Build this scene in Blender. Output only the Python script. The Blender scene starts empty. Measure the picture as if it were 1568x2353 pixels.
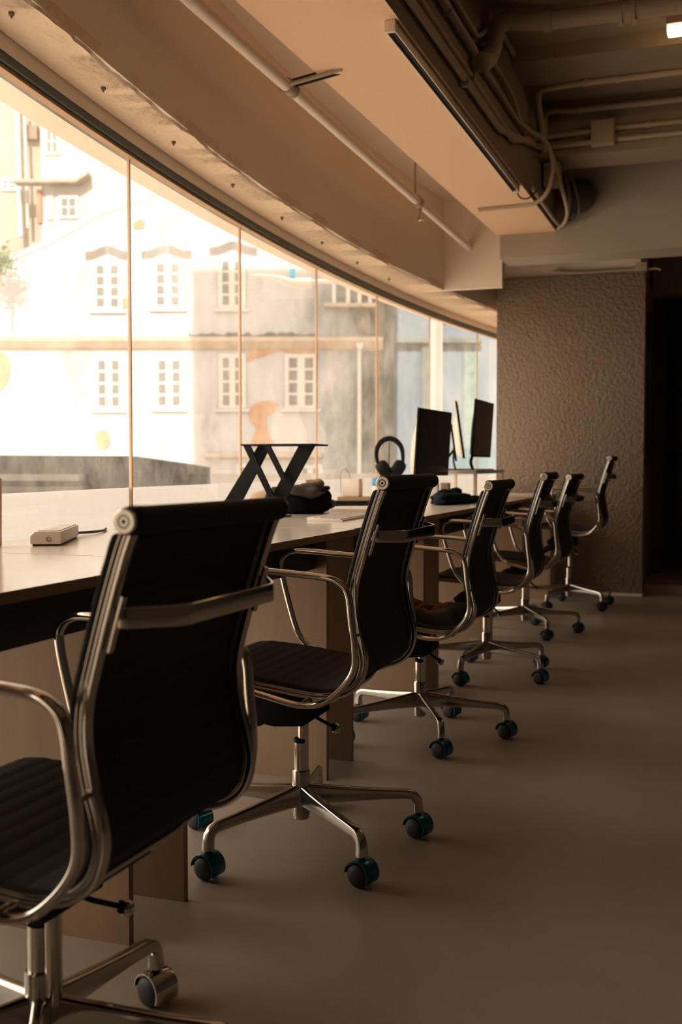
import bpy, bmesh, math, random
from mathutils import Vector, Matrix
random.seed(7)
R = math.radians
scene = bpy.context.scene
COL = scene.collection

# ------------------------------------------------------------------ camera
W, Hh = 1568.0, 2353.0
F, CX, CY = 2500.0, 784.0, 1176.5
CAMZ, YAW = 0.942, R(19.0)
PIT = math.atan((CY - 1070.0) / F)
cam = bpy.data.cameras.new('camera')
cam.sensor_fit = 'VERTICAL'
cam.sensor_height = 36.0
cam.lens = F / Hh * 36.0
cam.clip_end = 300
cam.dof.use_dof = True
cam.dof.focus_distance = 2.75
cam.dof.aperture_fstop = 4.6
camo = bpy.data.objects.new('camera', cam)
COL.objects.link(camo)
camo.location = (0, 0, CAMZ)
camo.rotation_euler = (R(90) - PIT, 0, YAW)
scene.camera = camo
FWH = Vector((-math.sin(YAW), math.cos(YAW), 0))
RT = Vector((math.cos(YAW), math.sin(YAW), 0))

# ------------------------------------------------------------------ light
world = bpy.data.worlds.new('sky')
scene.world = world
world.use_nodes = True
wn = world.node_tree
bg = wn.nodes['Background']
bg.inputs[0].default_value = (1.0, 0.88, 0.745, 1)
bg.inputs[1].default_value = 2.1
sun = bpy.data.lights.new('sun', 'SUN')
sun.energy = 4.2
sun.color = (1.0, 0.96, 0.88)
sun.angle = R(0.25)
suno = bpy.data.objects.new('sun', sun)
COL.objects.link(suno)
sdir = (FWH * 0.80 + RT * 0.05 + Vector((0, 0, -0.50))).normalized()
suno.rotation_euler = sdir.to_track_quat('-Z', 'Y').to_euler()
suno.location = (0, 0, 30)
# daylight portal over the long window: only guides the sampling of the sky
pl = bpy.data.lights.new('window_portal', 'AREA')
pl.shape = 'RECTANGLE'
pl.size, pl.size_y = 12.0, 2.1
pl.cycles.is_portal = True
plo = bpy.data.objects.new('window_portal', pl)
COL.objects.link(plo)
plo.location = (-2.25, 3.6, 1.05)
plo.rotation_euler = (R(90), 0, R(-90))

vs = scene.view_settings
vs.view_transform = 'Standard'
vs.look = 'None'
vs.exposure = 1.0
vs.gamma = 1.0
vs.use_curve_mapping = False
scene.cycles.use_denoising = True
scene.cycles.max_bounces = 10
scene.cycles.diffuse_bounces = 6
scene.cycles.glossy_bounces = 5
scene.cycles.transparent_max_bounces = 12
scene.cycles.sample_clamp_indirect = 6.0

# ------------------------------------------------------------------ materials
MATS = {}
def mat(name, col, rough=0.6, metal=0.0, var=0.0, vscale=6.0, bump=0.0, bscale=40.0, emit=None, spec=0.5, grain=None, det=4.0):
    if name in MATS:
        return MATS[name]
    m = bpy.data.materials.new(name)
    m.use_nodes = True
    nt = m.node_tree
    b = nt.nodes['Principled BSDF']
    b.inputs['Base Color'].default_value = (*col, 1)
    b.inputs['Roughness'].default_value = rough
    b.inputs['Metallic'].default_value = metal
    b.inputs['Specular IOR Level'].default_value = spec
    tc = nt.nodes.new('ShaderNodeTexCoord')
    mp = nt.nodes.new('ShaderNodeMapping')
    nt.links.new(tc.outputs['Object'], mp.inputs[0])
    if grain:
        mp.inputs['Scale'].default_value = grain
    if var > 0:
        n = nt.nodes.new('ShaderNodeTexNoise')
        n.inputs['Scale'].default_value = vscale
        n.inputs['Detail'].default_value = det
        nt.links.new(mp.outputs[0], n.inputs['Vector'])
        r = nt.nodes.new('ShaderNodeValToRGB')
        e = r.color_ramp.elements
        e[0].position, e[1].position = 0.3, 0.7
        e[0].color = (*[c * (1 - var) for c in col], 1)
        e[1].color = (*[min(1, c * (1 + var)) for c in col], 1)
        nt.links.new(n.outputs['Fac'], r.inputs[0])
        nt.links.new(r.outputs[0], b.inputs['Base Color'])
    if bump > 0:
        n2 = nt.nodes.new('ShaderNodeTexNoise')
        n2.inputs['Scale'].default_value = bscale
        n2.inputs['Detail'].default_value = 5
        nt.links.new(mp.outputs[0], n2.inputs['Vector'])
        bp = nt.nodes.new('ShaderNodeBump')
        bp.inputs['Strength'].default_value = 1.0
        bp.inputs['Distance'].default_value = bump
        nt.links.new(n2.outputs['Fac'], bp.inputs['Height'])
        nt.links.new(bp.outputs[0], b.inputs['Normal'])
    if emit:
        b.inputs['Emission Color'].default_value = (*emit[0], 1)
        b.inputs['Emission Strength'].default_value = emit[1]
    MATS[name] = m
    return m

SOFFIT = mat('soffit_paint', (0.88, 0.61, 0.42), 0.7, var=0.02, vscale=1.5, bump=0.0005, bscale=60)
PAINT = mat('warm_paint', (0.91, 0.80, 0.685), 0.7, var=0.03, vscale=1.5, bump=0.0006, bscale=60)
GREYP = mat('grey_paint', (0.42, 0.375, 0.31), 0.75, var=0.05, vscale=2)
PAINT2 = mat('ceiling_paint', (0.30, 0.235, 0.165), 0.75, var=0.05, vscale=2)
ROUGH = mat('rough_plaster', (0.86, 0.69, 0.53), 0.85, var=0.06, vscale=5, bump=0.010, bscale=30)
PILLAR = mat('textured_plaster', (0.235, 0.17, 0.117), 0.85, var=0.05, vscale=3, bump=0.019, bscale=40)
FLOOR = mat('screed_floor', (0.325, 0.268, 0.21), 0.42, var=0.14, vscale=1.6, bump=0.0004, bscale=120, det=8)
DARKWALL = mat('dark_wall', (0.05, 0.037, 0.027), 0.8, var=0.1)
LAMINATE = mat('cream_laminate', (0.80, 0.70, 0.58), 0.16, var=0.03, vscale=3)
PLYEDGE = mat('plywood_edge', (0.34, 0.205, 0.125), 0.5, var=0.2, vscale=8, grain=(1, 1, 40))
BIRCH = mat('birch_panel', (0.235, 0.150, 0.085), 0.45, var=0.10, vscale=3.0, grain=(6, 6, 0.7))
APRON = mat('apron_dark', (0.035, 0.028, 0.022), 0.6, var=0.1)
CHROME = mat('chrome', (0.66, 0.63, 0.58), 0.09, 1.0)
POLISHED = mat('polished_aluminium', (0.50, 0.475, 0.43), 0.15, 1.0)
FABRIC = mat('black_mesh_fabric', (0.0185, 0.0195, 0.0195), 0.75, bump=0.0004, bscale=900, spec=0.3)
BLACK = mat('black_plastic', (0.007, 0.007, 0.007), 0.6, spec=0.12)
RUBBER = mat('castor_rubber', (0.016, 0.016, 0.016), 0.6)
TEAL = mat('teal_blue_hood', (0.010, 0.125, 0.20), 0.2, 0.5)
TEALDK = mat('window_gasket', (0.02, 0.045, 0.042), 0.4)
WOODTRIM = mat('window_lip', (0.62, 0.40, 0.24), 0.55, var=0.06)
CONDUIT = mat('painted_conduit', (0.42, 0.33, 0.24), 0.55, var=0.06, vscale=4)
WHITE = mat('white_plastic', (0.74, 0.62, 0.52), 0.4)
PUREWHITE = mat('white_paper', (0.80, 0.74, 0.66), 0.6)
DISC = mat('brushed_end_cap', (0.84, 0.76, 0.64), 0.30, 0.75)
DISCDK = mat('end_cap_groove', (0.05, 0.042, 0.035), 0.5)

# ------------------------------------------------------------------ mesh helpers
class MB:
    def __init__(s):
        s.v, s.f, s.m = [], [], []
    def add(s, vs_, fs, mi=0):
        o = len(s.v)
        s.v += [tuple(p) for p in vs_]
        s.f += [tuple(i + o for i in f) for f in fs]
        s.m += [mi] * len(fs)
        return s
    def box(s, a, b, mi=0, M=None):
        (x0, y0, z0), (x1, y1, z1) = a, b
        p = [(x0, y0, z0), (x1, y0, z0), (x1, y1, z0), (x0, y1, z0), (x0, y0, z1), (x1, y0, z1), (x1, y1, z1), (x0, y1, z1)]
        if M is not None:
            p = [tuple(M @ Vector(q)) for q in p]
        return s.add(p, [(3, 2, 1, 0), (4, 5, 6, 7), (0, 1, 5, 4), (1, 2, 6, 5), (2, 3, 7, 6), (3, 0, 4, 7)], mi)
    def sweep(s, path, sec, side=None, mi=0, closed=False, scale=None, caps=True):
        """sec: list of (a,b); a along 'side' vector, b along tangent x side"""
        n = len(path); P = [Vector(p) for p in path]; k = len(sec); vs_ = []
        prev = None
        for i in range(n):
            if closed:
                t = (P[(i + 1) % n] - P[i - 1]).normalized()
            else:
                t = (P[min(i + 1, n - 1)] - P[max(i - 1, 0)]).normalized()
            if side is not None:
                a = Vector(side); a = (a - t * a.dot(t)).normalized()
            elif prev is None:
                a = t.orthogonal().normalized()
            else:
                a = (prev - t * prev.dot(t)).normalized()
            prev = a
            b = t.cross(a)
            sc = scale[i] if scale else (1, 1)
            if not isinstance(sc, tuple): sc = (sc, sc)
            for (u, w) in sec:
                vs_.append(P[i] + a * u * sc[0] + b * w * sc[1])
        fs = []
        for i in range(n if closed else n - 1):
            j = (i + 1) % n
            for q in range(k):
                r = (q + 1) % k
                fs.append((i * k + q, i * k + r, j * k + r, j * k + q))
        if caps and not closed:
            fs.append(tuple(range(k))[::-1]); fs.append(tuple((n - 1) * k + q for q in range(k)))
        return s.add(vs_, fs, mi)
    def tube(s, path, r, n=12, closed=False, mi=0, scale=None):
        sec = [(r * math.cos(2 * math.pi * q / n), r * math.sin(2 * math.pi * q / n)) for q in range(n)]
        return s.sweep(path, sec, None, mi, closed, scale)
    def lathe(s, prof, n=24, M=None, mi=0):
        """prof: (r,z) list, around z"""
        vs_ = []; k = len(prof)
        for q in range(n):
            a = 2 * math.pi * q / n
            for (r, z) in prof:
                p = Vector((r * math.cos(a), r * math.sin(a), z))
                vs_.append(M @ p if M is not None else p)
        fs = []
        for q in range(n):
            r_ = (q + 1) % n
            for i in range(k - 1):
                fs.append((q * k + i, r_ * k + i, r_ * k + i + 1, q * k + i + 1))
        fs.append(tuple(q * k for q in range(n))[::-1]); fs.append(tuple(q * k + k - 1 for q in range(n)))
        return s.add(vs_, fs, mi)
    def prism(s, poly, ex, mi=0):
        """poly: 3-D outline, extruded by vector ex"""
        n = len(poly); e = Vector(ex)
        vs_ = [Vector(p) for p in poly] + [Vector(p) + e for p in poly]
        fs = [tuple(range(n))[::-1], tuple(range(n, 2 * n))] + [(i, (i + 1) % n, (i + 1) % n + n, i + n) for i in range(n)]
        return s.add(vs_, fs, mi)
    def build(s, name, mats, parent=None, bevel=0.0, smooth=True, sub=0, ang=35, segs=2, tri=False):
        me = bpy.data.meshes.new(name)
        me.from_pydata(s.v, [], s.f)
        for m in (mats if isinstance(mats, (list, tuple)) else [mats]):
            me.materials.append(m)
        for p, mi in zip(me.polygons, s.m):
            p.material_index = mi
        bm = bmesh.new(); bm.from_mesh(me)
        bmesh.ops.recalc_face_normals(bm, faces=bm.faces)
        if bevel > 0:
            ed = [e for e in bm.edges if len(e.link_faces) == 2 and e.calc_face_angle(0) > R(30)]
            bmesh.ops.bevel(bm, geom=ed, offset=bevel, segments=segs, affect='EDGES', profile=0.6, clamp_overlap=True)
        bm.to_mesh(me); bm.free()
        if smooth:
            for p in me.polygons: p.use_smooth = True
            me.set_sharp_from_angle(angle=R(ang))
        o = bpy.data.objects.new(name, me)
        COL.objects.link(o)
        if sub:
            md = o.modifiers.new('sub', 'SUBSURF'); md.levels = sub; md.render_levels = sub
        if parent is not None: o.parent = parent
        return o

def spline(pts, n=8, closed=False):
    P = [Vector(p) for p in pts]; out = []; m = len(P)
    for i in range(m if closed else m - 1):
        if closed:
            a, b, c, d = P[i - 1], P[i], P[(i + 1) % m], P[(i + 2) % m]
        else:
            b, c = P[i], P[i + 1]
            a = P[i - 1] if i else b * 2 - c
            d = P[i + 2] if i + 2 < m else c * 2 - b
        for k in range(n):
            t = k / n
            out.append(0.5 * ((2 * b) + (c - a) * t + (2 * a - 5 * b + 4 * c - d) * t * t + (3 * b - a - 3 * c + d) * t ** 3))
    if not closed: out.append(P[-1])
    return out

def fillet(pts, r, n=5):
    """polyline with rounded corners"""
    P = [Vector(p) for p in pts]; out = [P[0]]
    for i in range(1, len(P) - 1):
        a, b, c = P[i - 1], P[i], P[i + 1]
        d1, d2 = (a - b), (c - b)
        rr = min(r, d1.length * 0.48, d2.length * 0.48)
        p, q = b + d1.normalized() * rr, b + d2.normalized() * rr
        for k in range(n + 1):
            t = k / n
            out.append(p * (1 - t) ** 2 + b * 2 * t * (1 - t) + q * t * t)
    out.append(P[-1])
    return out

def empty(name, loc=(0, 0, 0), rz=0.0, parent=None):
    o = bpy.data.objects.new(name, None)
    o.empty_display_size = 0.1
    COL.objects.link(o); o.location = loc; o.rotation_euler = (0, 0, rz)
    if parent is not None: o.parent = parent
    return o
def tag(o, label, cat, group=None):
    o['label'] = label; o['category'] = cat
    if group: o['group'] = group
    return o
def struct(o, label=None):
    o['kind'] = 'structure'
    if label: o['label'] = label
    return o
def copy_tree(o, parent=None):
    c = o.copy(); COL.objects.link(c)
    if parent is not None: c.parent = parent
    for ch in list(o.children): copy_tree(ch, c)
    return c

# ------------------------------------------------------------------ setting: the room shell
def glass_v(u):            # the bowed window line, seen from above
    v = -2.13 + 0.0210 * (u - 5.78) ** 2
    return v if u > 2.0 else -1.83 + 0.17 * (1 - math.exp(-(2.0 - u) * 0.94))
def band_v(u):             # inner edge of the plaster beam over the window
    pts = [(-3.1, -1.36), (0.4, -1.38), (1.7, -1.56), (2.42, -1.667), (3.23, -1.757), (3.87, -1.817), (4.56, -1.852), (5.49, -1.858), (6.28, -1.833), (7.19, -1.747), (8.2, -1.62), (9.6, -1.36)]
    for (a, va), (b, vb) in zip(pts, pts[1:]):
        if a <= u <= b:
            return va + (vb - va) * (u - a) / (b - a)
    return pts[-1][1] if u > 0 else pts[0][1]

HEAD = 2.06
FAR = 12.5
struct(MB().box((-2.3, -3.0, -0.12), (3.2, 8.3, 0.0)).build('floor', FLOOR, smooth=False))
struct(MB().box((-0.49, 8.3, -0.12), (3.2, FAR, 0.065)).build('trim_1', FLOOR, smooth=False), 'raised brown floor step behind the rough pillar')
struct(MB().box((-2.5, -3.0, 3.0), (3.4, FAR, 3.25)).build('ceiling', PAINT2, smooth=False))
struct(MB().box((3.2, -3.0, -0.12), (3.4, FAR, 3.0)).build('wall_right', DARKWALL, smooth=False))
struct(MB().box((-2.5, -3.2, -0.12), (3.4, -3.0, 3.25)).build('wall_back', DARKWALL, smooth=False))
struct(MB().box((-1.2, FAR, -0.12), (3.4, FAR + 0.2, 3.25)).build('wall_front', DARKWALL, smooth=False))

# wall line under, beside and above the window
US = [0.4 + 0.2 * i for i in range(47)]            # 0.4 .. 9.6
def ribbon(u0, u1, vin, vout, z0, z1, step=0.2, mb=None, jag=0.0):
    mb = mb or MB()
    n = max(2, int(round((u1 - u0) / step)) + 1)
    vs_, fs = [], []
    for i in range(n):
        u = u0 + (u1 - u0) * i / (n - 1)
        a, b = vin(u) + random.uniform(-jag, jag), vout(u)
        vs_ += [(a, u, z0), (b, u, z0), (b, u, z1), (a, u, z1)]
    for i in range(n - 1):
        for k in range(4):
            r = (k + 1) % 4
            fs.append((i * 4 + k, i * 4 + r, i * 4 + 4 + r, i * 4 + 4 + k))
    fs += [(0, 1, 2, 3), tuple((n - 1) * 4 + k for k in (3, 2, 1, 0))]
    mb.add(vs_, fs)
    return mb
gl = glass_v
struct(MB().box((-2.5, -3.0, -0.12), (gl(0.5) + 0.09, -2.41, 3.0)).build('wall_left', PAINT, smooth=False))
struct(MB().box((-2.2, -0.30, -0.12), (gl(0.5) + 0.09, 0.81, 3.0)).build('wall_shade_pier', PAINT, smooth=False))  # unseen pier, added to hold window light off the near floor
struct(ribbon(-2.41, 9.6, lambda u: gl(u) + 0.06, lambda u: gl(u) - 0.16, -0.12, 0.03).build('wall_window', PAINT, ang=40))
struct(MB().box((-1.72, 9.6, -0.12), (-0.9, FAR, 3.0)).build('wall_corner', PAINT, smooth=False))
# beam over the window: rough soffit (with a ragged inner edge) and smooth inner face
mb = MB()
n = 310
vs_, fs = [], []
for i in range(n):
    u = -3.0 + 12.6 * i / (n - 1)
    e = 0.010 * math.sin(u * 9.1) * math.sin(u * 3.7 + 1) + random.uniform(-0.005, 0.005)
    vs_ += [(gl(u) + 0.055, u, 2.125), (band_v(u) + e - 0.012, u, 2.12 + 0.0), (band_v(u) + e * 0.4, u, 2.14), (band_v(u) + 0.0, u, 2.17)]
for i in range(n - 1):
    for k in range(3):
        fs.append((i * 4 + k, i * 4 + k + 1, i * 4 + 5 + k, i * 4 + 4 + k))
mb.add(vs_, fs)
struct(mb.build('trim_2', ROUGH, ang=60), 'rough plastered underside of the beam over the window')
mb = ribbon(-3.0, 9.6, band_v, lambda u: gl(u) - 0.25, 2.13, 3.0, 0.1)
struct(mb.build('wall_beam', PAINT, ang=30), 'smooth curved beam face over the window')
# recess ceiling between beam and soffit
struct(MB().box((-2.0, -3.0, 2.72), (-1.2, 7.2, 2.99)).build('ceiling_recess', PAINT, smooth=False))
# window head: gasket strip and pale lip, outside fascia
mb = MB(); g = MB(); l = MB()
ribbon(-2.409, 9.6, lambda u: gl(u) + 0.050, lambda u: gl(u) - 0.05, HEAD + 0.022, 2.14, 0.2, mb)
struct(mb.build('trim_3', PAINT, ang=40), 'painted head board along the window top')
ribbon(-2.409, 9.6, lambda u: gl(u) + 0.045, lambda u: gl(u) - 0.03, HEAD - 0.004, HEAD + 0.0215, 0.2, g)
struct(g.build('trim_4', TEALDK, ang=40), 'dark green gasket along the window head')
ribbon(-2.409, 9.6, lambda u: gl(u) + 0.030, lambda u: gl(u) + 0.003, HEAD - 0.016, HEAD - 0.0045, 0.2, l)
struct(l.build('trim_5', WOODTRIM, ang=40), 'thin tan lip under the window gasket')

# glass panes with a frosted strip at the foot
def glass_mat():
    m = bpy.data.materials.new('window_glass'); m.use_nodes = True
    nt = m.node_tree; nt.nodes.clear()
    out = nt.nodes.new('ShaderNodeOutputMaterial')
    tr = nt.nodes.new('ShaderNodeBsdfTransparent'); tr.inputs[0].default_value = (0.95, 0.95, 0.94, 1)
    gs = nt.nodes.new('ShaderNodeBsdfGlossy'); gs.inputs['Roughness'].default_value = 0.02
    fr = nt.nodes.new('ShaderNodeFresnel'); fr.inputs[0].default_value = 1.33
    ge = nt.nodes.new('ShaderNodeNewGeometry'); mm = nt.nodes.new('ShaderNodeMath'); mm.operation = 'MULTIPLY_ADD'
    mm.inputs[1].default_value = 1 / 1.33 - 1.33; mm.inputs[2].default_value = 1.33      # same index from both sides of the pane
    nt.links.new(ge.outputs['Backfacing'], mm.inputs[0]); nt.links.new(mm.outputs[0], fr.inputs[0])
    mx = nt.nodes.new('ShaderNodeMixShader')
    nt.links.new(fr.outputs[0], mx.inputs[0]); nt.links.new(tr.outputs[0], mx.inputs[1]); nt.links.new(gs.outputs[0], mx.inputs[2])
    # grime: small dry specks that scatter light
    tc = nt.nodes.new('ShaderNodeTexCoord')
    nz = nt.nodes.new('ShaderNodeTexNoise'); nz.inputs['Scale'].default_value = 2.2; nz.inputs['Detail'].default_value = 9; nz.inputs['Roughness'].default_value = 0.75
    nt.links.new(tc.outputs['Object'], nz.inputs['Vector'])
    rp = nt.nodes.new('ShaderNodeValToRGB'); rp.color_ramp.elements[0].position = 0.40; rp.color_ramp.elements[1].position = 0.85
    rp.color_ramp.elements[0].color = (0.05, 0.05, 0.05, 1); rp.color_ramp.elements[1].color = (0.30, 0.30, 0.30, 1)
    nt.links.new(nz.outputs['Fac'], rp.inputs[0])
    tl = nt.nodes.new('ShaderNodeBsdfTranslucent'); tl.inputs[0].default_value = (0.85, 0.80, 0.72, 1)
    m2 = nt.nodes.new('ShaderNodeMixShader')
    nt.links.new(rp.outputs[0], m2.inputs[0]); nt.links.new(mx.outputs[0], m2.inputs[1]); nt.links.new(tl.outputs[0], m2.inputs[2])
    nt.links.new(m2.outputs[0], out.inputs[0])
    return m
def film_mat():
    m = bpy.data.materials.new('frosted_film'); m.use_nodes = True
    nt = m.node_tree; nt.nodes.clear()
    out = nt.nodes.new('ShaderNodeOutputMaterial')
    tl = nt.nodes.new('ShaderNodeBsdfTranslucent'); tl.inputs[0].default_value = (0.50, 0.495, 0.485, 1)
    df = nt.nodes.new('ShaderNodeBsdfDiffuse'); df.inputs[0].default_value = (0.70, 0.64, 0.56, 1)
    mx = nt.nodes.new('ShaderNodeMixShader'); mx.inputs[0].default_value = 0.30
    nt.links.new(tl.outputs[0], mx.inputs[1]); nt.links.new(df.outputs[0], mx.inputs[2]); nt.links.new(mx.outputs[0], out.inputs[0])
    return m
GLASS, FILM = glass_mat(), film_mat()
JU = [-2.40, -1.35, -0.30, 0.82, 1.40, 2.45, 3.51, 4.66, 5.755, 6.83, 7.93, 9.04, 9.62]
SEAM = mat('glass_edge', (0.55, 0.34, 0.19), 0.4)
for i in range(len(JU) - 1):
    if i == 2: continue            # added pier closes the window line here
    a, b = Vector((gl(JU[i]), JU[i], 0)), Vector((gl(JU[i + 1]), JU[i + 1], 0))
    d = (b - a).normalized()
    p, q = a + d * 0.003, b - d * 0.003
    w = MB().add([(p.x, p.y, 0.03), (q.x, q.y, 0.03), (q.x, q.y, HEAD - 0.01), (p.x, p.y, HEAD - 0.01)], [(0, 1, 2, 3)]).build('window_%d' % (i + 1), GLASS, smooth=False)
    struct(w)
    nrm = Vector((d.y, -d.x, 0)) * -0.006
    MB().add([(p.x + nrm.x, p.y + nrm.y, 0.700), (q.x + nrm.x, q.y + nrm.y, 0.700), (q.x + nrm.x, q.y + nrm.y, 0.862), (p.x + nrm.x, p.y + nrm.y, 0.862)], [(0, 1, 2, 3)]).build('frosted_strip', FILM, w, smooth=False)
    if i:
        MB().box((a.x - 0.004, a.y - 0.0035, 0.03), (a.x + 0.007, a.y + 0.0035, HEAD - 0.01)).build('glass_seam', SEAM, w, smooth=False)

# inner ceiling soffit (flat dropped slab), its two edges run slightly apart
def soffA(u): return -1.466 + (u - 3.22) * (0.117 / 3.81)
def soffB(u): return -1.015 + (u - 3.376) * (0.039 / 3.47)
mb = MB()
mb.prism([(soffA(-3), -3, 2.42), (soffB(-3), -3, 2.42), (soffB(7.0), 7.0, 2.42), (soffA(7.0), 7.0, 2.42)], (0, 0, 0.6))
mb.m[3] = 1                                            # shade of the edge facing away from the window, put in as dark paint
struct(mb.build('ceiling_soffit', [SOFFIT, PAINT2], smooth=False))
# cross beams
struct(MB().box((-1.33, 7.0, 2.272), (3.2, 7.30, 3.0)).build('trim_6', GREYP, smooth=False), 'wide cross beam in front of the pillar')
struct(MB().box((-2.3, 7.19, 2.12), (-1.352, 7.235, 3.0)).build('trim_7', PAINT, smooth=False), 'short lit beam joining the window beam')
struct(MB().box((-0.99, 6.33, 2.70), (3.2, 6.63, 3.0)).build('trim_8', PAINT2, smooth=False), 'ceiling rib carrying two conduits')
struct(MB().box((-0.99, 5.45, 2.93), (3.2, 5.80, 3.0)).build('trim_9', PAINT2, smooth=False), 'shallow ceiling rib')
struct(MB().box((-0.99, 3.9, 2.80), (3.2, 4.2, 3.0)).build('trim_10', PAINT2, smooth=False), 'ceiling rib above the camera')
# pillar
mb = MB()
nx, nz = 150, 300
def relief(x, z):
    return 0.0
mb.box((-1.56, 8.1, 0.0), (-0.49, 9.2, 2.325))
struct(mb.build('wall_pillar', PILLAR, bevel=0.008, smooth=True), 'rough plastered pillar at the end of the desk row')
struct(MB().box((-1.52, 8.16, 2.325), (-0.53, 9.1, 2.60)).build('trim_11', PAINT, smooth=False), 'smooth core above the rough pillar')
struct(MB().box((-1.8, 8.3, 2.60), (3.2, 8.7, 3.0)).build('trim_12', PAINT, smooth=False), 'beam over the pillar')
struct(MB().box((-0.49, 9.0, 2.28), (3.2, 9.2, 3.0)).build('trim_13', PAINT2, smooth=False), 'header over the dark opening')
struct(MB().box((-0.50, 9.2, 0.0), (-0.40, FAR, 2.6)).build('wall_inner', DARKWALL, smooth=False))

# ------------------------------------------------------------------ desks
DU = [0.94, 2.12, 3.30, 4.48, 5.66, 6.84, 8.02]
dlabels = ['bare near end desk section cut by the left frame edge', 'desk section carrying the white socket block', 'desk section under the black folding stand and white keyboard',
           'glossy desk section behind the third chair, holding the headphones and monitor', 'desk section holding the white riser and its screens', 'last desk section touching the rough pillar']
T = 0.74
for i in range(6):
    u0, u1 = DU[i] + 0.0015, DU[i + 1] - 0.0015
    d = empty('desk', (-1.45, (u0 + u1) / 2, 0))
    tag(d, dlabels[i], 'desk', 'desks in the row along the window')
    yo = (u0 + u1) / 2
    def L(x, y, z): return (x + 1.45, y - yo, z)
    f0 = -1.072 - 0.012 * min(i, 2); f1 = f0
    b0, b1 = max(-1.85, gl(u0) + 0.075), max(-1.85, gl(u1) + 0.075)
    g0, g1 = u0 + 0.0026, u1 - 0.0026                     # dark ply shows as a fine joint line
    mb = MB(); mb.prism([L(f0 - 0.0012, g0, T - 0.0015), L(f1 - 0.0012, g1, T - 0.0015), L(b1, g1, T - 0.0015), L(b0, g0, T - 0.0015)], (0, 0, 0.0015))
    mb.build('table_top', LAMINATE, d, smooth=False)
    mb = MB(); mb.prism([L(f0, u0, T - 0.020), L(f1, u1, T - 0.020), L(b1, u1, T - 0.020), L(b0, u0, T - 0.020)], (0, 0, 0.0184))
    mb.build('edge_board', PLYEDGE, d, smooth=False)
    for (pu, pv) in ((u1 - 0.034, f1 - 0.001), (u1 - 0.262, f1 - 0.004)):
        MB().box(L(b0 + 0.10, pu - 0.009, 0.0), L(pv, pu + 0.009, T - 0.0205)).build('leg_panel', BIRCH, d, smooth=False)
    MB().box(L(f0 - 0.06, u0 + 0.01, T - 0.105), L(f0 - 0.04, u1 - 0.272, T - 0.0205)).build('apron', APRON, d, smooth=False)

# ------------------------------------------------------------------ office chairs
PROF = [(-0.268, 0.890), (-0.257, 0.862), (-0.237, 0.800), (-0.217, 0.731), (-0.203, 0.675), (-0.201, 0.630), (-0.209, 0.580), (-0.220, 0.540), (-0.225, 0.500), (-0.211, 0.458), (-0.176, 0.432), (-0.124, 0.423), (-0.072, 0.426), (-0.019, 0.433), (0.048, 0.441), (0.12, 0.448), (0.185, 0.450), (0.222, 0.440), (0.240, 0.418)]
prof = spline([(0, y, z) for y, z in PROF], 8)
def offset_prof(path, d):
    out = []
    for i, p in enumerate(path):
        t = (path[min(i + 1, len(path) - 1)] - path[max(i - 1, 0)]).normalized()
        nrm = Vector((0, -t.z, t.y))    # towards the sitter
        out.append(p + nrm * d)
    return out
iS = min(range(len(prof)), key=lambda i: (prof[i] - Vector((0, -0.205, 0.450))).length)
def sling(a, b, hw=0.2165, th=0.0125, base=0.0072, phase=0.0):
    seg = prof[a:b + 1]
    # resample finely
    fine = []
    for i in range(len(seg) - 1):
        for k in range(3): fine.append(seg[i].lerp(seg[i + 1], k / 3))
    fine.append(seg[-1])
    s_ = 0.0; arc = [0.0]
    for i in range(1, len(fine)):
        s_ += (fine[i] - fine[i - 1]).length; arc.append(s_)
    lo, hi = offset_prof(fine, base), offset_prof(fine, base + th)
    xs = [-hw, -hw * 0.985, -hw * 0.93, -hw * 0.5, 0, hw * 0.5, hw * 0.93, hw * 0.985, hw]
    thick = [0.5, 0.85, 1, 1, 1, 1, 1, 0.85, 0.5]
    mb = MB(); nx_ = len(xs); vs_ = []
    for i in range(len(fine)):
        rib = 0.0009 * abs(math.sin(math.pi * (arc[i] + phase) / 0.034)) - 0.0006
        end = min(1, (min(arc[i], arc[-1] - arc[i]) + 0.001) / 0.006)
        for j in range(nx_):
            x = xs[j]
            mid = (lo[i] + hi[i]) * 0.5
            h = (hi[i] - mid) * thick[j] * end
            nrm = (hi[i] - lo[i]).normalized() * (rib if 0 < j < nx_ - 1 else 0)
            vs_.append(mid + h + nrm + Vector((x, 0, 0)))
        for j in range(nx_):
            mid = (lo[i] + hi[i]) * 0.5
            h = (hi[i] - mid) * thick[j] * end
            nrm = (hi[i] - lo[i]).normalized() * (rib if 0 < j < nx_ - 1 else 0)
            vs_.append(mid - h - nrm + Vector((xs[j], 0, 0)))
    n2 = nx_ * 2; fs = []
    for i in range(len(fine) - 1):
        o, p = i * n2, (i + 1) * n2
        for j in range(nx_ - 1):
            fs.append((o + j, o + j + 1, p + j + 1, p + j))
            fs.append((o + nx_ + j + 1, o + nx_ + j, p + nx_ + j, p + nx_ + j + 1))
        fs.append((o + nx_, o, p, p + nx_)); fs.append((o + nx_ - 1, o + n2 - 1, p + n2 - 1, p + nx_ - 1))
    o = (len(fine) - 1) * n2
    for j in range(nx_ - 1):
        fs.append((j + 1, j, nx_ + j, nx_ + j + 1)); fs.append((o + j, o + j + 1, o + nx_ + j + 1, o + nx_ + j))
    mb.add(vs_, fs)
    return mb

def rrect(w, h, r, n=3):
    out = []
    for (cx, cy, a0) in ((w / 2 - r, h / 2 - r, 0), (-w / 2 + r, h / 2 - r, 90), (-w / 2 + r, -h / 2 + r, 180), (w / 2 - r, -h / 2 + r, 270)):
        for k in range(n + 1):
            a = R(a0 + 90 * k / n); out.append((cx + r * math.cos(a), cy + r * math.sin(a)))
    return out

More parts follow.
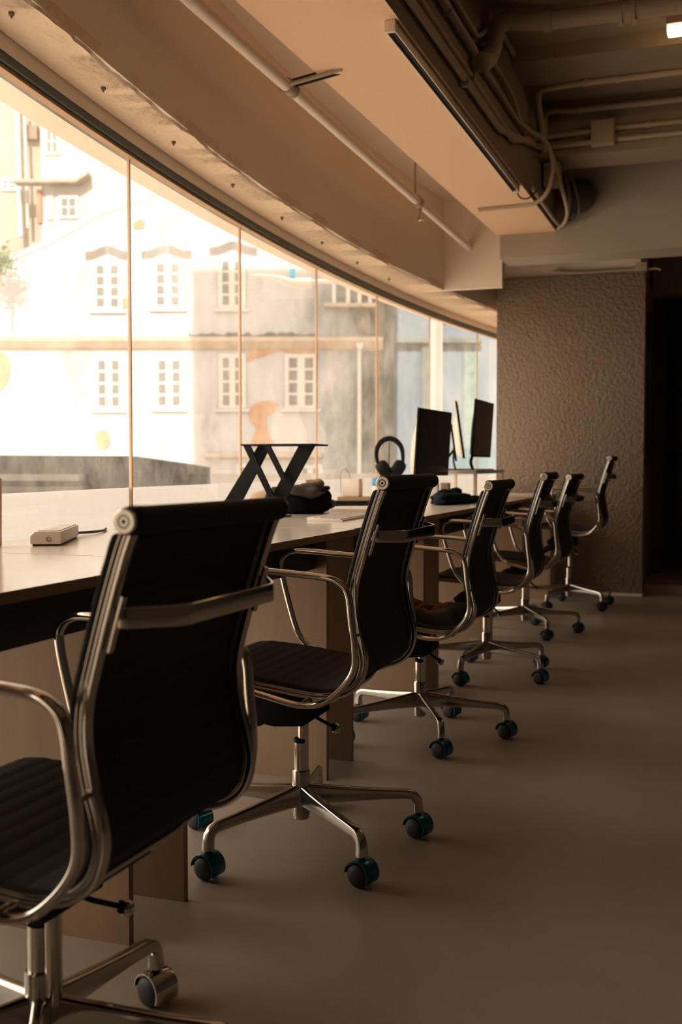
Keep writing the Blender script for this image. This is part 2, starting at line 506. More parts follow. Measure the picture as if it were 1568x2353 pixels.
def make_chair(chrome_hood=False):
    root = empty('office_chair')
    SB = []                                             # upper parts that ride on the gas lift
    back = sling(2, iS, phase=0.0).build('backrest', FABRIC, root, ang=60); SB.append(back)
    seat = sling(iS, len(prof) - 1, phase=0.01).build('seat', FABRIC, root, ang=60); SB.append(seat)
    # headroll: stuffed cylinder at the top, soft far shoulders
    m = Matrix.Translation((0, -0.271, 0.904)) @ Matrix.Rotation(R(90), 4, 'Y')
    mb = MB().lathe([(0.0135, -0.222), (0.0165, -0.219), (0.0185, -0.208), (0.0175, -0.17), (0.0172, 0), (0.0175, 0.17), (0.0185, 0.208), (0.0165, 0.219), (0.0135, 0.222)], 28, m)
    hr = mb.build('headroll', FABRIC, root, ang=60); SB.append(hr)
    for s in (-1, 1):
        m = Matrix.Translation((s * 0.2225, -0.271, 0.904)) @ Matrix.Rotation(R(90 * s), 4, 'Y')
        c = MB().lathe([(0.0150, -0.002), (0.0150, 0.0022), (0.0138, 0.0034), (0.0085, 0.0034), (0.0085, 0.0026), (0.0062, 0.0026), (0.0062, 0.0034), (0.0030, 0.0034), (0.0028, 0.0020), (0.0004, 0.0020)], 32, m)
        for q in range(len(c.f)):
            k = q % 9
            if q < 32 * 9 and k in (3, 4, 5, 7, 8): c.m[q] = 1
        c.m[-1] = 1
        cap = c.build('end_cap', [DISC, DISCDK], hr, ang=30)
    # side rails
    sec = [(-0.0085, -0.0095), (0.0085, -0.0095), (0.0085, -0.0065), (0.0035, -0.0050), (0.0035, -0.0010), (0.0085, 0.0005), (0.0085, 0.0070), (-0.0085, 0.0070), (-0.0085, 0.0005), (-0.0035, -0.0010), (-0.0035, -0.0050), (-0.0085, -0.0065)]
    for s in (-1, 1):
        mb = MB().sweep([p + Vector((s * 0.207, 0, 0)) for p in prof], sec, side=(1, 0, 0))
        SB.append(mb.build('side_rail', POLISHED, root, bevel=0.0009, segs=2, ang=40))
    # armrest loops
    loop = [(0.011, 0.707), (-0.083, 0.701), (-0.150, 0.695), (-0.181, 0.684), (-0.200, 0.660), (-0.207, 0.601), (-0.213, 0.542), (-0.210, 0.492), (-0.180, 0.448), (-0.135, 0.414), (-0.08, 0.407), (-0.01, 0.420), (0.055, 0.437), (0.088, 0.466), (0.111, 0.500), (0.136, 0.575), (0.158, 0.660), (0.155, 0.692), (0.128, 0.710), (0.075, 0.711)]
    asec = [(0.0105 * math.cos(2 * math.pi * q / 12), 0.0075 * math.sin(2 * math.pi * q / 12)) for q in range(12)]
    for s in (-1, 1):
        pts = spline([(s * (0.238 + 0.010 * max(0, (z - 0.45) / 0.26)), y, z) for y, z in loop], 7, True)
        mb = MB().sweep(pts, asec, side=(1, 0, 0), closed=True)
        for (y, z) in ((-0.2045, 0.565), (-0.09, 0.413), (0.05, 0.437)):
            mm = Matrix.Translation((s * 0.222, y, z)) @ Matrix.Rotation(R(90), 4, 'Y')
            mb.lathe([(0.005, -0.018), (0.005, 0.018)], 10, mm)
        SB.append(mb.build('armrest', CHROME, root, ang=50))
    # rear bracket: flat bar bent round behind the back, with two clamp plates
    pts = [(-0.203, -0.240, 0.786), (-0.203, -0.256, 0.786), (-0.135, -0.300, 0.783), (0.135, -0.300, 0.783), (0.203, -0.256, 0.786), (0.203, -0.240, 0.786)]
    mb = MB().sweep(fillet(pts, 0.02, 4), rrect(0.027, 0.005, 0.002), side=(0, 0, 1))
    SB.append(mb.build('back_bracket', CHROME, root, ang=40))
    br = SB[-1]
    for s in (-1, 1):
        i0 = min(range(len(prof)), key=lambda i: abs(prof[i].z - 0.815)); i1 = min(range(len(prof)), key=lambda i: abs(prof[i].z - 0.750))
        pp = offset_prof(prof, -0.014)[min(i0, i1):max(i0, i1) + 1]
        MB().sweep([p + Vector((s * 0.203, 0, 0)) for p in pp], rrect(0.010, 0.007, 0.002), side=(1, 0, 0)).build('clamp_plate', POLISHED, br, ang=40)
    # under the seat
    mb = MB()
    for y, z in ((-0.115, 0.408), (0.055, 0.425)):
        mb.sweep(fillet([(-0.206, y, z + 0.006), (-0.15, y, z - 0.008), (0.15, y, z - 0.008), (0.206, y, z + 0.006)], 0.03), rrect(0.030, 0.010, 0.003), side=(0, 1, 0))
    SB.append(mb.build('seat_spreader', POLISHED, root, ang=40))
    mb = MB()
    mb.prism([(-0.06, -0.045, 0.385), (-0.06, 0.045, 0.392), (-0.06, 0.115, 0.382), (-0.06, 0.150, 0.352), (-0.06, 0.130, 0.318), (-0.06, 0.055, 0.306), (-0.06, -0.02, 0.312), (-0.06, -0.050, 0.332)], (0.12, 0, 0))
    mb.box((-0.075, -0.125, 0.388), (0.075, 0.075, 0.404))
    m = Matrix.Translation((0.0, 0.118, 0.318)) @ Matrix.Rotation(R(60), 4, 'X')
    mb.lathe([(0.012, -0.08), (0.020, -0.078), (0.022, -0.02), (0.026, -0.015), (0.026, 0.03), (0.010, 0.034)], 16, m)
    SB.append(mb.build('tilt_mechanism', BLACK, root, bevel=0.004, ang=40))
    mb = MB().tube([(0.045, 0.0, 0.322), (0.080, -0.015, 0.298), (0.145, -0.032, 0.264)], 0.0045, 10)
    mb.lathe([(0.004, -0.010), (0.007, -0.006), (0.007, 0.006), (0.004, 0.010)], 12, Matrix.Translation((0.138, -0.030, 0.267)))
    lv = mb.build('tilt_lever', BLACK, root, ang=50); SB.append(lv)
    mb = MB().lathe([(0.0135 * math.sin(math.pi * (k + 0.001) / 12.002), -0.0135 * math.cos(math.pi * k / 12)) for k in range(13)], 20, Matrix.Translation((0.150, -0.033, 0.261)))
    mb.build('lever_ball', CHROME, lv, ang=80)
    mb = MB().lathe([(0.0135, 0.17), (0.0135, 0.37)], 24)
    SB.append(mb.build('gas_lift', CHROME, root, ang=50))
    mb = MB().lathe([(0.0150, 0.258), (0.0172, 0.258), (0.0180, 0.262), (0.0180, 0.268), (0.0150, 0.270)], 24)
    mb.build('column_collar', BLACK, root, ang=50)
    mb = MB().lathe([(0.0175, 0.10), (0.0175, 0.2585)], 28)
    mb.build('column_tube', CHROME, root, ang=50)
    mb = MB().lathe([(0.0185, 0.068), (0.0205, 0.070), (0.0205, 0.078), (0.0222, 0.079), (0.0222, 0.186), (0.0212, 0.190), (0.0178, 0.190)], 28)
    mb.build('base_hub', POLISHED, root, ang=40)
    # five legs with hooded twin-wheel castors
    xs = [0.018, 0.06, 0.11, 0.16, 0.21, 0.258]
    path = [(x, 0, 0.127 - 0.012 * (x - 0.018) / 0.23) for x in xs] + [(0.277, 0, 0.1125), (0.289, 0, 0.107), (0.2965, 0, 0.097), (0.299, 0, 0.085), (0.300, 0, 0.066)]
    sc = [(1.0, 1.0), (0.97, 0.86), (0.93, 0.72), (0.89, 0.60), (0.86, 0.50), (0.85, 0.46), (0.85, 0.44), (0.86, 0.44), (0.88, 0.44), (0.9, 0.44), (0.98, 0.46)]
    lm = MB().sweep(path, rrect(0.024, 0.054, 0.0085, 4), side=(0, 1, 0), scale=sc)
    legm = lm.build('leg', POLISHED, root, ang=40)
    wheel = MB()
    ang_hood = []
    whm = None
    for k in range(5):
        lg = legm if k == 0 else legm.copy()
        if k:
            COL.objects.link(lg)
        lg.rotation_euler = (0, 0, R(72 * k))
        lg['k'] = k
    del wheel
    root['_legs'] = 5
    return root, SB

def castor_meshes(hoodmat):
    # axis along local x of the castor, stem at origin, trail along -y
    h = MB(); n = 22; vs_ = []; w = 0.0245
    for (r, xx) in ((0.0315, -w), (0.0325, -w + 0.003), (0.0325, w - 0.003), (0.0315, w), (0.0295, w), (0.0295, -w)):
        for k in range(n + 1):
            a = R(-28 + 205 * k / n)
            vs_.append((xx, r * math.cos(a), 0.0285 + r * math.sin(a)))
    fs = []
    for i in range(6):
        j = (i + 1) % 6
        for k in range(n):
            fs.append((i * (n + 1) + k, i * (n + 1) + k + 1, j * (n + 1) + k + 1, j * (n + 1) + k))
    fs.append(tuple(i * (n + 1) for i in range(6))); fs.append(tuple(i * (n + 1) + n for i in range(6))[::-1])
    h.add(vs_, fs)
    hood = h.build('castor_hood', hoodmat, None, ang=40)
    ws = []
    for s in (-1, 1):
        m = Matrix.Translation((s * 0.0135, 0, 0.0275)) @ Matrix.Rotation(R(90 * s), 4, 'Y')
        ws.append(MB().lathe([(0.022, -0.0095), (0.0265, -0.0075), (0.0275, -0.001), (0.0265, 0.006), (0.0225, 0.0105), (0.012, 0.0135), (0.003, 0.0140)], 26, m).build('castor_wheel', RUBBER, None, ang=50))
    st = MB().lathe([(0.0075, 0.052), (0.0075, 0.072)], 14).build('castor_stem', BLACK, None, ang=50)
    return [hood, ws[0], ws[1], st]

chair0, SB0 = make_chair()
legs0 = [o for o in chair0.children if o.name.startswith('leg')]
teal_c = castor_meshes(TEAL)
chrm_c = [teal_c[0].copy()] ; chrm_c[0].data = teal_c[0].data.copy(); chrm_c[0].data.materials[0] = CHROME
used = {'t': False}
def fit_castors(root, hooddata, swivels, phase):
    legs = [o for o in root.children if o.name.split('.')[0] == 'leg']
    for k, lg in enumerate(legs):
        lg.rotation_euler = (0, 0, R(phase + 72 * k))
        for c in teal_c:
            o = c.copy(); COL.objects.link(o); o.parent = lg
            if c is teal_c[0]: o.data = hooddata
            # castor swivels freely about its stem; trail 6 mm
            o.location = (0.300, 0, 0)
            o.rotation_euler = (0, 0, R(swivels[k] - phase - 72 * k))

CH = [  # center, alpha, dz, world phase of the base, label, castor axis direction (deg in world)
    ((-0.946, 1.363), 2.0, -0.028, 12, 'nearest black office chair, its back filling the lower left, with a chrome castor hood', [238, 247, 250, 240, 245]),
    ((-0.962, 2.490), 0.0, 0.0, 30, 'second office chair from the camera, beside the black folding stand', [252, 250, 246, 255, 252]),
    ((-0.967, 3.657), -1.0, -0.027, 10, 'third office chair, the one with a garment with orange lettering on its seat', [254, 250, 258, 256, 252]),
    ((-0.970, 4.840), -2.0, -0.008, 44, 'fourth office chair, drawn up to the glossy desk by the monitors', [260, 254, 258, 250, 255]),
    ((-1.010, 6.120), 2.0, -0.024, 15, 'fifth office chair, second from the rough pillar, seat tucked under desk', [262, 258, 266, 252, 256]),
    ((-0.920, 7.360), 0.0, 0.085, 34, 'farthest office chair, raised tallest and standing right by the rough pillar', [262, 266, 262, 252, 258]),
]
chairs = []
for i, (c, al, dz, ph, lab, sw) in enumerate(CH):
    root = chair0 if i == 0 else copy_tree(chair0)
    chairs.append(root)
for i, (c, al, dz, ph, lab, sw) in enumerate(CH):
    root = chairs[i]
    rz = R(90 - al)
    root.location = (c[0], c[1], 0); root.rotation_euler = (0, 0, rz)
    tag(root, lab, 'chair', 'black office chairs along the desks')
    upper = {o.name.split('.')[0] for o in SB0}
    for ch in root.children:
        if ch.name.split('.')[0] in upper:
            ch.location = (0, -0.024 if i == 0 else -0.006, dz)
    fit_castors(root, chrm_c[0].data if i == 0 else teal_c[0].data, [s - (90 - al) for s in sw], ph - (90 - al))
for c in teal_c:
    bpy.data.objects.remove(c)
bpy.data.objects.remove(chrm_c[0])
for o in bpy.data.objects:
    for k in ('k', '_legs'):
        if k in o: del o[k]

# garment with orange lettering on the third chair's seat
def wpt(c, al, x, y, z):
    a = R(90 - al); return Vector((c[0] + x * math.cos(a) - y * math.sin(a), c[1] + x * math.sin(a) + y * math.cos(a), z))
g = empty('folded_garment', (CH[2][0][0], CH[2][0][1], 0), R(90 - CH[2][1]))
tag(g, 'dark folded garment with orange lettering lying on the third chair seat', 'garment')
CLOTH = mat('dark_brown_cloth', (0.016, 0.011, 0.010), 0.9, var=0.2, vscale=12)
ORANGE = mat('orange_print', (0.34, 0.10, 0.028), 0.8)
def seat_z(y):
    best = min(offset_prof(prof, 0.019), key=lambda p: abs(p.y - y) + (10 if p.z > 0.50 else 0))
    return best.z - 0.027
mb = MB(); nx, ny = 25, 27; vs_ = []; fs = []
def gtop(x, y):
    e = min(1, (0.185 - abs(x)) / 0.03, (y + 0.165) / 0.03, (0.20 - y) / 0.03)
    e = max(0, e)
    return seat_z(y) + 0.002 + 0.024 * math.sqrt(e) + e * (0.004 * math.sin(x * 37 + y * 11) + 0.004 * math.sin(y * 45 - x * 17)) + 0.020 * e * max(0, 1 - abs(y + 0.12) / 0.06)
for i in range(nx):
    for j in range(ny):
        x = -0.185 + 0.37 * i / (nx - 1); y = -0.165 + 0.365 * j / (ny - 1)
        vs_.append((x, y, gtop(x, y)))
o_ = len(vs_)
for i in range(nx):
    for j in range(ny):
        x = -0.185 + 0.37 * i / (nx - 1); y = -0.165 + 0.365 * j / (ny - 1)
        vs_.append((x, y, seat_z(y) + 0.001))
for i in range(nx - 1):
    for j in range(ny - 1):
        a = i * ny + j
        fs.append((a, a + ny, a + ny + 1, a + 1)); fs.append((o_ + a, o_ + a + 1, o_ + a + ny + 1, o_ + a + ny))
for i in range(nx - 1):
    for j in (0, ny - 1):
        a = i * ny + j; fs.append((a, a + ny, o_ + a + ny, o_ + a))
for j in range(ny - 1):
    for i in (0, nx - 1):
        a = i * ny + j; fs.append((a, a + 1, o_ + a + 1, o_ + a))
mb.add(vs_, fs); mb.build('cloth_body', CLOTH, g, ang=60)
# wavy outlined letters: strokes read along local -y (image right), from near side
def stroke(pts, r=0.0035):
    q = spline(pts, 6)
    return [(x, y, gtop(x, y) + 0.0015) for x, y, _ in q], r
mb = MB()
LET = [  # W, R, I, U drawn as wavy double lines (a: along image right, b: away)
    [(0.00, 0.10), (0.012, 0.0), (0.022, 0.06), (0.034, 0.0), (0.046, 0.10)],
    [(0.058, 0.0), (0.060, 0.10), (0.082, 0.095), (0.080, 0.058), (0.062, 0.052), (0.092, 0.0)],
    [(0.104, 0.0), (0.108, 0.05), (0.104, 0.10)],
    [(0.120, 0.10), (0.122, 0.02), (0.140, 0.0), (0.154, 0.02), (0.158, 0.10)],
    [(-0.012, 0.115), (0.02, 0.108), (0.055, 0.118), (0.10, 0.108), (0.165, 0.116)],
    [(-0.012, -0.015), (0.03, -0.022), (0.07, -0.012), (0.12, -0.022), (0.160, -0.012)],
]
for st in LET:
    p3, r = stroke([(-0.05 + b * 1.1, 0.055 - a * 0.95, 0) for a, b in st])
    mb.sweep(p3, rrect(0.008, 0.0016, 0.0006, 1), side=None)
mb.build('lettering', ORANGE, g, ang=40)
g.location.z = CH[2][2] + 0.027

# ------------------------------------------------------------------ ceiling services
def pipe(name, pts, r, label, cat='pipe', m=CONDUIT, fil=0.06, clips=(), grp=None, n=12):
    P = fillet(pts, fil, 5)
    o = MB().tube(P, r, n).build(name, m, None, ang=60)
    tag(o, label, cat, grp)
    if clips:
        for c_ in clips:
            c_, ax = c_
            mb = MB()
            M = Matrix.Translation(c_) @ (Matrix.Rotation(R(90), 4, 'Y') if ax == 'x' else Matrix.Rotation(R(90), 4, 'X'))
            mb.lathe([(r * 0.9, -0.012), (r * 1.35, -0.012), (r * 1.35, 0.012), (r * 0.9, 0.012)], 14, M)
            mb.build('pipe_clip', m, o, ang=40)
    return o
# the white sprinkler pipe along the window beam
o = pipe('ceiling_pipe', [(-1.57, 1.2, 2.392), (-1.57, 7.18, 2.392)], 0.023, 'long straight pale pipe hung beside the beam over the window', fil=0, m=PAINT)
for (y, b) in ((3.95, True), (5.85, False)):
    m = Matrix.Translation((-1.57, y, 2.392)) @ Matrix.Rotation(R(90), 4, 'X')
    MB().lathe([(0.02, -0.035), (0.030, -0.035), (0.030, -0.02), (0.027, -0.018), (0.027, 0.018), (0.030, 0.02), (0.030, 0.035), (0.02, 0.035)], 18, m).build('pipe_coupling', CONDUIT, o, ang=40)
MB().tube([(-1.57, 5.80, 2.40), (-1.57, 5.80, 2.72)], 0.006, 8).build('hanger_rod', CONDUIT, o)
MB().tube([(-1.57, 5.92, 2.41), (-1.57, 5.92, 2.31), (-1.56, 5.92, 2.30)], 0.008, 8).lathe([(0.006, -0.02), (0.016, -0.018), (0.016, 0.0), (0.006, 0.004)], 12, Matrix.Translation((-1.57, 5.92, 2.32))).build('sprinkler_head', POLISHED, o)
MB().tube([(-1.57, 3.95, 2.405), (-1.34, 3.95, 2.440)], 0.017, 12).build('branch_pipe', BLACK, o)
MB().tube([(-1.57, 3.90, 2.385), (-1.34, 3.90, 2.4190)], 0.008, 10).build('branch_tube', CONDUIT, o)

# unlit linear lamp under the soffit edge
lt = empty('linear_lamp', (-1.03, 4.66, 2.40)); tag(lt, 'long slim unlit linear lamp under the ceiling edge', 'ceiling light')
lt.rotation_euler = (0, 0, R(-0.65))
mb = MB(); 
for x in (-0.017, 0.014): mb.box((x, -1.12, -0.018), (x + 0.003, 1.12, 0.0185))
mb.box((-0.017, -1.12, 0.006), (0.017, 1.12, 0.0185)); mb.build('lamp_housing', mat('lamp_silver', (0.70, 0.62, 0.52), 0.35, 0.3), lt, smooth=False)
MB().box((-0.0135, -1.115, -0.010), (0.0135, 1.115, 0.0055)).build('lamp_strip', BLACK, lt, smooth=False)
for y in (-1.135, 1.12): MB().box((-0.019, y, -0.020), (0.019, y + 0.015, 0.0185)).build('lamp_end_cap', WHITE, lt, bevel=0.002)
MB().tube(spline([(0.0, 1.135, 0.0), (0.01, 1.19, -0.03), (0.04, 1.27, -0.02), (0.075, 1.33, 0.03)], 6), 0.004, 8).build('lamp_cable', BLACK, lt)

FB = -0.955   # face of the soffit edge that looks into the room
def fb(u): return soffB(u)
P1 = 'conduits clipped along the ceiling edge'
pipe('conduit', [(fb(1) + 0.020, 1.0, 2.49), (fb(5.2) + 0.020, 5.12, 2.512), (fb(6.3) + 0.022, 6.295, 2.745), (-0.685, 6.305, 2.757)], 0.016, 'lowest conduit on the ceiling edge, bending up to the junction box', fil=0.05, clips=[((fb(4.4) + 0.02, 4.4, 2.497), 'y')], grp=P1)
pipe('conduit', [(fb(1) + 0.020, 1.0, 2.545), (fb(5.2) + 0.020, 5.45, 2.553), (fb(6.3) + 0.022, 6.295, 2.803), (-0.685, 6.305, 2.815)], 0.016, 'second conduit on the ceiling edge, just above the lowest', fil=0.05, clips=[((fb(4.5) + 0.02, 4.5, 2.547), 'y')], grp=P1)
pipe('conduit', [(fb(1) + 0.024, 1.0, 2.665), (fb(4.5) + 0.024, 4.56, 2.672)], 0.018, 'conduit on the ceiling edge that stops at the fat elbow', clips=[((fb(4.1) + 0.02, 4.1, 2.669), 'y')], grp=P1)
pipe('conduit', [(fb(1) + 0.020, 1.0, 2.755), (fb(4.5) + 0.020, 4.62, 2.755), (fb(4.6) + 0.02, 4.9, 2.90)], 0.012, 'thin conduit above the fat elbow', grp=P1)
pipe('conduit', [(fb(4.6) + 0.022, 4.64, 2.665), (fb(5.4) + 0.022, 5.55, 2.68), (fb(5.5) + 0.05, 5.85, 2.70), (-0.90, 6.02, 2.72), (-0.86, 6.10, 2.60), (-0.90, 6.16, 2.46), (-0.975, 6.20, 2.412), (-1.31, 6.235, 2.412)], 0.013, 'conduit snaking down across the corner then out under the soffit', fil=0.09, grp=P1)
pipe('conduit', [(fb(4.6) + 0.022, 4.70, 2.76), (fb(5.4) + 0.022, 5.40, 2.765), (fb(5.4) + 0.022, 5.62, 2.70), (fb(5.5) + 0.03, 5.75, 2.69)], 0.012, 'short conduit below the soffit corner pipe', grp=P1)
pipe('conduit', [(fb(5.0) + 0.018, 5.02, 2.965), (fb(5.8) + 0.018, 5.85, 2.985)], 0.014, 'conduit high in the ceiling corner', grp=P1)
# fat drain pipe with elbow
fp = pipe('drain_pipe', [(fb(4.5) + 0.045, 4.58, 2.635), (fb(4.5) + 0.050, 4.74, 2.70), (fb(4.8) + 0.055, 4.90, 2.93), (-0.80, 5.00, 2.938), (3.1, 5.07, 2.938)], 0.042, 'fat drain pipe with an elbow running across the ceiling', fil=0.10, n=18)
MB().lathe([(0.040, -0.035), (0.056, -0.035), (0.056, -0.015), (0.049, -0.013), (0.049, 0.02), (0.058, 0.022), (0.058, 0.04), (0.04, 0.04)], 20, Matrix.Translation((-0.40, 5.02, 2.938)) @ Matrix.Rotation(R(90), 4, 'Y')).build('pipe_collar', CONDUIT, fp, ang=40)
MB().lathe([(0.044, -0.02), (0.051, -0.018), (0.051, 0.018), (0.044, 0.02)], 20, Matrix.Translation((-0.74, 5.005, 2.938)) @ Matrix.Rotation(R(90), 4, 'Y')).build('pipe_collar', CONDUIT, fp, ang=40)
P2 = 'conduits crossing the ceiling'
pipe('conduit', [(-0.90, 5.52, 2.975), (3.1, 5.53, 2.975)], 0.022, 'conduit crossing the ceiling, second behind the fat drain pipe', clips=[((-0.86, 5.52, 2.975), 'x')], grp=P2)
pipe('conduit', [(-0.92, 6.10, 2.70), (-0.925, 5.92, 2.90), (-0.905, 5.85, 2.92), (-0.72, 5.80, 2.915), (3.1, 5.80, 2.915)], 0.016, 'conduit crossing the ceiling with a rounded bend into the corner', fil=0.10, clips=[((-0.66, 5.80, 2.915), 'x'), ((-0.50, 5.80, 2.915), 'x')], grp=P2)
pipe('conduit', [(-0.94, 6.25, 2.70), (-0.94, 6.25, 2.93), (-0.87, 6.29, 2.945), (-0.80, 6.29, 2.935), (3.1, 6.295, 2.945)], 0.018, 'conduit crossing the ceiling just above the junction box', fil=0.05, clips=[((-0.745, 6.295, 2.937), 'x')], grp=P2)
pipe('conduit', [(-0.555, 6.305, 2.820), (3.1, 6.305, 2.826)], 0.014, 'upper conduit leaving the junction box to the right', clips=[((-0.38, 6.305, 2.821), 'x')], grp=P2)
pipe('conduit', [(-0.555, 6.305, 2.760), (3.1, 6.305, 2.766)], 0.014, 'lower conduit leaving the junction box to the right', clips=[((-0.43, 6.305, 2.761), 'x')], grp=P2)
jb = MB().box((-0.684, 6.262, 2.728), (-0.556, 6.3295, 2.862)).build('junction_box', CONDUIT, None, bevel=0.003)
tag(jb, 'square painted junction box on the ceiling rib', 'junction box')
MB().box((-0.680, 6.256, 2.734), (-0.560, 6.2615, 2.858)).build('box_lid', CONDUIT, jb, bevel=0.002)
# cluster where the conduits drop at the beam corner
cb = MB().box((-0.965, 6.40, 2.56), (-0.875, 6.50, 2.69)).build('cable_box', CONDUIT, None, bevel=0.004)
tag(cb, 'small box amid the tangle of conduits under the ceiling rib', 'junction box')
MB().box((-0.955, 6.394, 2.57), (-0.885, 6.3995, 2.68)).build('box_lid', CONDUIT, cb)
fan = empty('wall_speaker', (-0.83, 6.94, 2.62)); tag(fan, 'dark round speaker tucked in the ceiling corner', 'speaker')
MB().lathe([(0.10, -0.05), (0.105, 0.0), (0.09, 0.02), (0.03, 0.03), (0.004, 0.03)], 24, Matrix.Rotation(R(90), 4, 'X')).build('speaker_body', mat('speaker_dark', (0.09, 0.075, 0.06), 0.7), fan, ang=50)
MB().box((-0.02, 0.0, -0.02), (0.02, 0.0595, 0.02)).build('speaker_mount', BLACK, fan)
P3 = 'loose cables in the ceiling corner'
DKC = mat('cable_grey', (0.10, 0.08, 0.06), 0.5)
CB = [('outer cable sagging against the cross beam', [(-0.90, 6.30, 2.70), (-0.87, 6.45, 2.56), (-0.86, 6.65, 2.47), (-0.90, 6.85, 2.44), (-0.96, 6.97, 2.43)], 0.012),
      ('middle cable dropping from the ceiling corner', [(-0.87, 6.62, 2.68), (-0.85, 6.68, 2.55), (-0.87, 6.80, 2.47), (-0.93, 6.95, 2.45)], 0.010),
      ('inner cable looping beside the round speaker', [(-0.84, 6.64, 2.68), (-0.80, 6.72, 2.52), (-0.83, 6.86, 2.46), (-0.92, 6.97, 2.47)], 0.008),
      ('cable pressed along the soffit edge', [(-0.965, 6.0, 2.45), (-0.955, 6.4, 2.44), (-0.95, 6.8, 2.44), (-0.93, 6.97, 2.44)], 0.011)]
for lab, pts, r in CB:
    tag(MB().tube(spline(pts, 8), r, 10).build('cable', CONDUIT if 'outer' in lab or 'pressed' in lab else DKC), lab, 'cable', P3)
# pipe stub above the pillar
o = pipe('conduit', [(-1.15, 8.12, 2.365), (-1.02, 8.12, 2.345), (-0.56, 8.12, 2.345)], 0.014, 'pale conduit lying along the pillar top', grp='conduits on the pillar top')
bx_ = MB().box((-0.56, 8.06, 2.326), (-0.48, 8.14, 2.385)).build('outlet_box', CONDUIT, None, bevel=0.003); tag(bx_, 'little outlet box on the pillar corner', 'junction box')
MB().tube(fillet([(-0.482, 8.1, 2.34), (-0.41, 8.1, 2.342), (-0.39, 8.1, 2.33)], 0.02), 0.006, 8).build('box_lead', CONDUIT, bx_)

# warm ceiling lamp
cl = empty('ceiling_lamp', (0.10, 5.24, 2.93)); tag(cl, 'glowing warm batten lamp on the ceiling at the right', 'ceiling light')
MB().box((-0.34, -0.045, 0.0), (0.9, 0.045, 0.0695)).build('lamp_body', mat('lamp_body', (0.35, 0.22, 0.20), 0.5), cl, bevel=0.004)
MB().box((-0.335, -0.04, -0.035), (0.895, 0.04, -0.0005)).build('lamp_diffuser', mat('lamp_glow', (1, 0.8, 0.55), 0.5, emit=((1.0, 0.62, 0.30), 4.0)), cl, bevel=0.01)
# anchor bolts in the rough soffit
BOLT = mat('anchor_bolt', (0.20, 0.14, 0.10), 0.7)
bw = ['first', 'second', 'third', 'fourth', 'fifth', 'sixth', 'seventh', 'eighth', 'ninth']
for i, u in enumerate([2.45, 3.02, 3.6, 4.22, 4.85, 5.45, 6.05, 6.65]):
    v = gl(u) + 0.145
    b = MB().lathe([(0.006, -0.008), (0.008, -0.006), (0.008, 0.006)], 8, Matrix.Translation((v, u, 2.121))).lathe([(0.003, -0.014), (0.003, -0.007)], 8, Matrix.Translation((v, u, 2.121))).build('anchor_bolt', BOLT)
    tag(b, '%s anchor bolt, counted from the camera, in the rough beam underside' % bw[i], 'bolt', 'bolts in the beam underside')

# ------------------------------------------------------------------ dark room beyond the pillar
ck = empty('black_cabinet', (-0.05, 9.75, 0.065)); tag(ck, 'tall black cabinet in the dark opening right of the pillar', 'cabinet')
GLOSSBLK = mat('gloss_black', (0.010, 0.009, 0.008), 0.3)
MB().box((-0.34, 0.0, 0.0), (0.9, 0.5, 2.05)).build('cabinet_body', GLOSSBLK, ck, bevel=0.006)
for x0, x1 in ((-0.335, -0.12), (-0.105, 0.35), (0.36, 0.895)):
    MB().box((x0, -0.02, 0.04), (x1, -0.0005, 2.0)).build('door', GLOSSBLK, ck, bevel=0.004)
MB().box((-0.118, -0.035, 0.25), (-0.106, -0.0005, 1.80)).build('edge_glint', mat('glint_blue', (0.30, 0.34, 0.38), 0.35, 0.8), ck)  # bluish strip standing in for the glint along the cabinet edge
MB().box((-0.34, -0.14, 1.00), (0.9, -0.021, 1.04)).build('shelf', GLOSSBLK, ck)
pc = empty('dark_red_panel', (-0.4895, 8.5, 1.0)); tag(pc, 'dark red framed panel hung on the pillar side', 'picture')
MB().box((0.0, -0.16, 0.0), (0.028, 0.42, 1.06)).build('frame', mat('black_frame', (0.02, 0.012, 0.010), 0.4), pc, bevel=0.003)
MB().box((0.0285, -0.13, 0.03), (0.032, 0.39, 1.03)).build('panel_face', mat('dark_red', (0.10, 0.022, 0.012), 0.5, var=0.3, vscale=4), pc)
struct(MB().box((-1.56, 8.085, 0.0), (-0.49, 8.0995, 0.018)).build('baseboard_pillar', PAINT, smooth=False))


# ------------------------------------------------------------------ things on the desks
UPV = RT.cross(FWH * math.cos(PIT) + Vector((0, 0, -math.sin(PIT))))
FW3 = FWH * math.cos(PIT) + Vector((0, 0, -math.sin(PIT)))
def sight(px, py): return FW3 + RT * ((px - CX) / F) - UPV * ((py - CY) / F)
C0 = Vector((0, 0, CAMZ))
def at_u(px, py, u):            # survey a photo point onto the plane y = u
    d = sight(px, py); return C0 + d * (u / d.y)
def blob(mb, c, r, noise=0.12, seed=0, fl=None, sub=3, p=2.4, M=None):
    bm = bmesh.new(); bmesh.ops.create_icosphere(bm, subdivisions=sub, radius=1.0)
    rnd = random.Random(seed); ph = [rnd.uniform(0, 6.28) for _ in range(9)]
    vs_ = []
    for v in bm.verts:
        d = v.co.normalized()
        k = (abs(d.x) ** p + abs(d.y) ** p + abs(d.z) ** p) ** (-1 / p)
        w = 1 + noise * (math.sin(4.1 * d.x + ph[0]) * math.sin(3.3 * d.y + ph[1]) + 0.6 * math.sin(7.3 * d.z + 5 * d.x + ph[2]) * math.sin(6.1 * d.y + ph[3]))
        q = Vector((c[0] + d.x * r[0] * k * w, c[1] + d.y * r[1] * k * w, c[2] + d.z * r[2] * k * w))
        if fl is not None: q.z = max(q.z, fl)
        vs_.append(M @ q if M is not None else q)
    bm.verts.index_update()
    fs = [tuple(v.index for v in f.verts) for f in bm.faces]
    mb.add(vs_, fs); bm.free()
    return mb

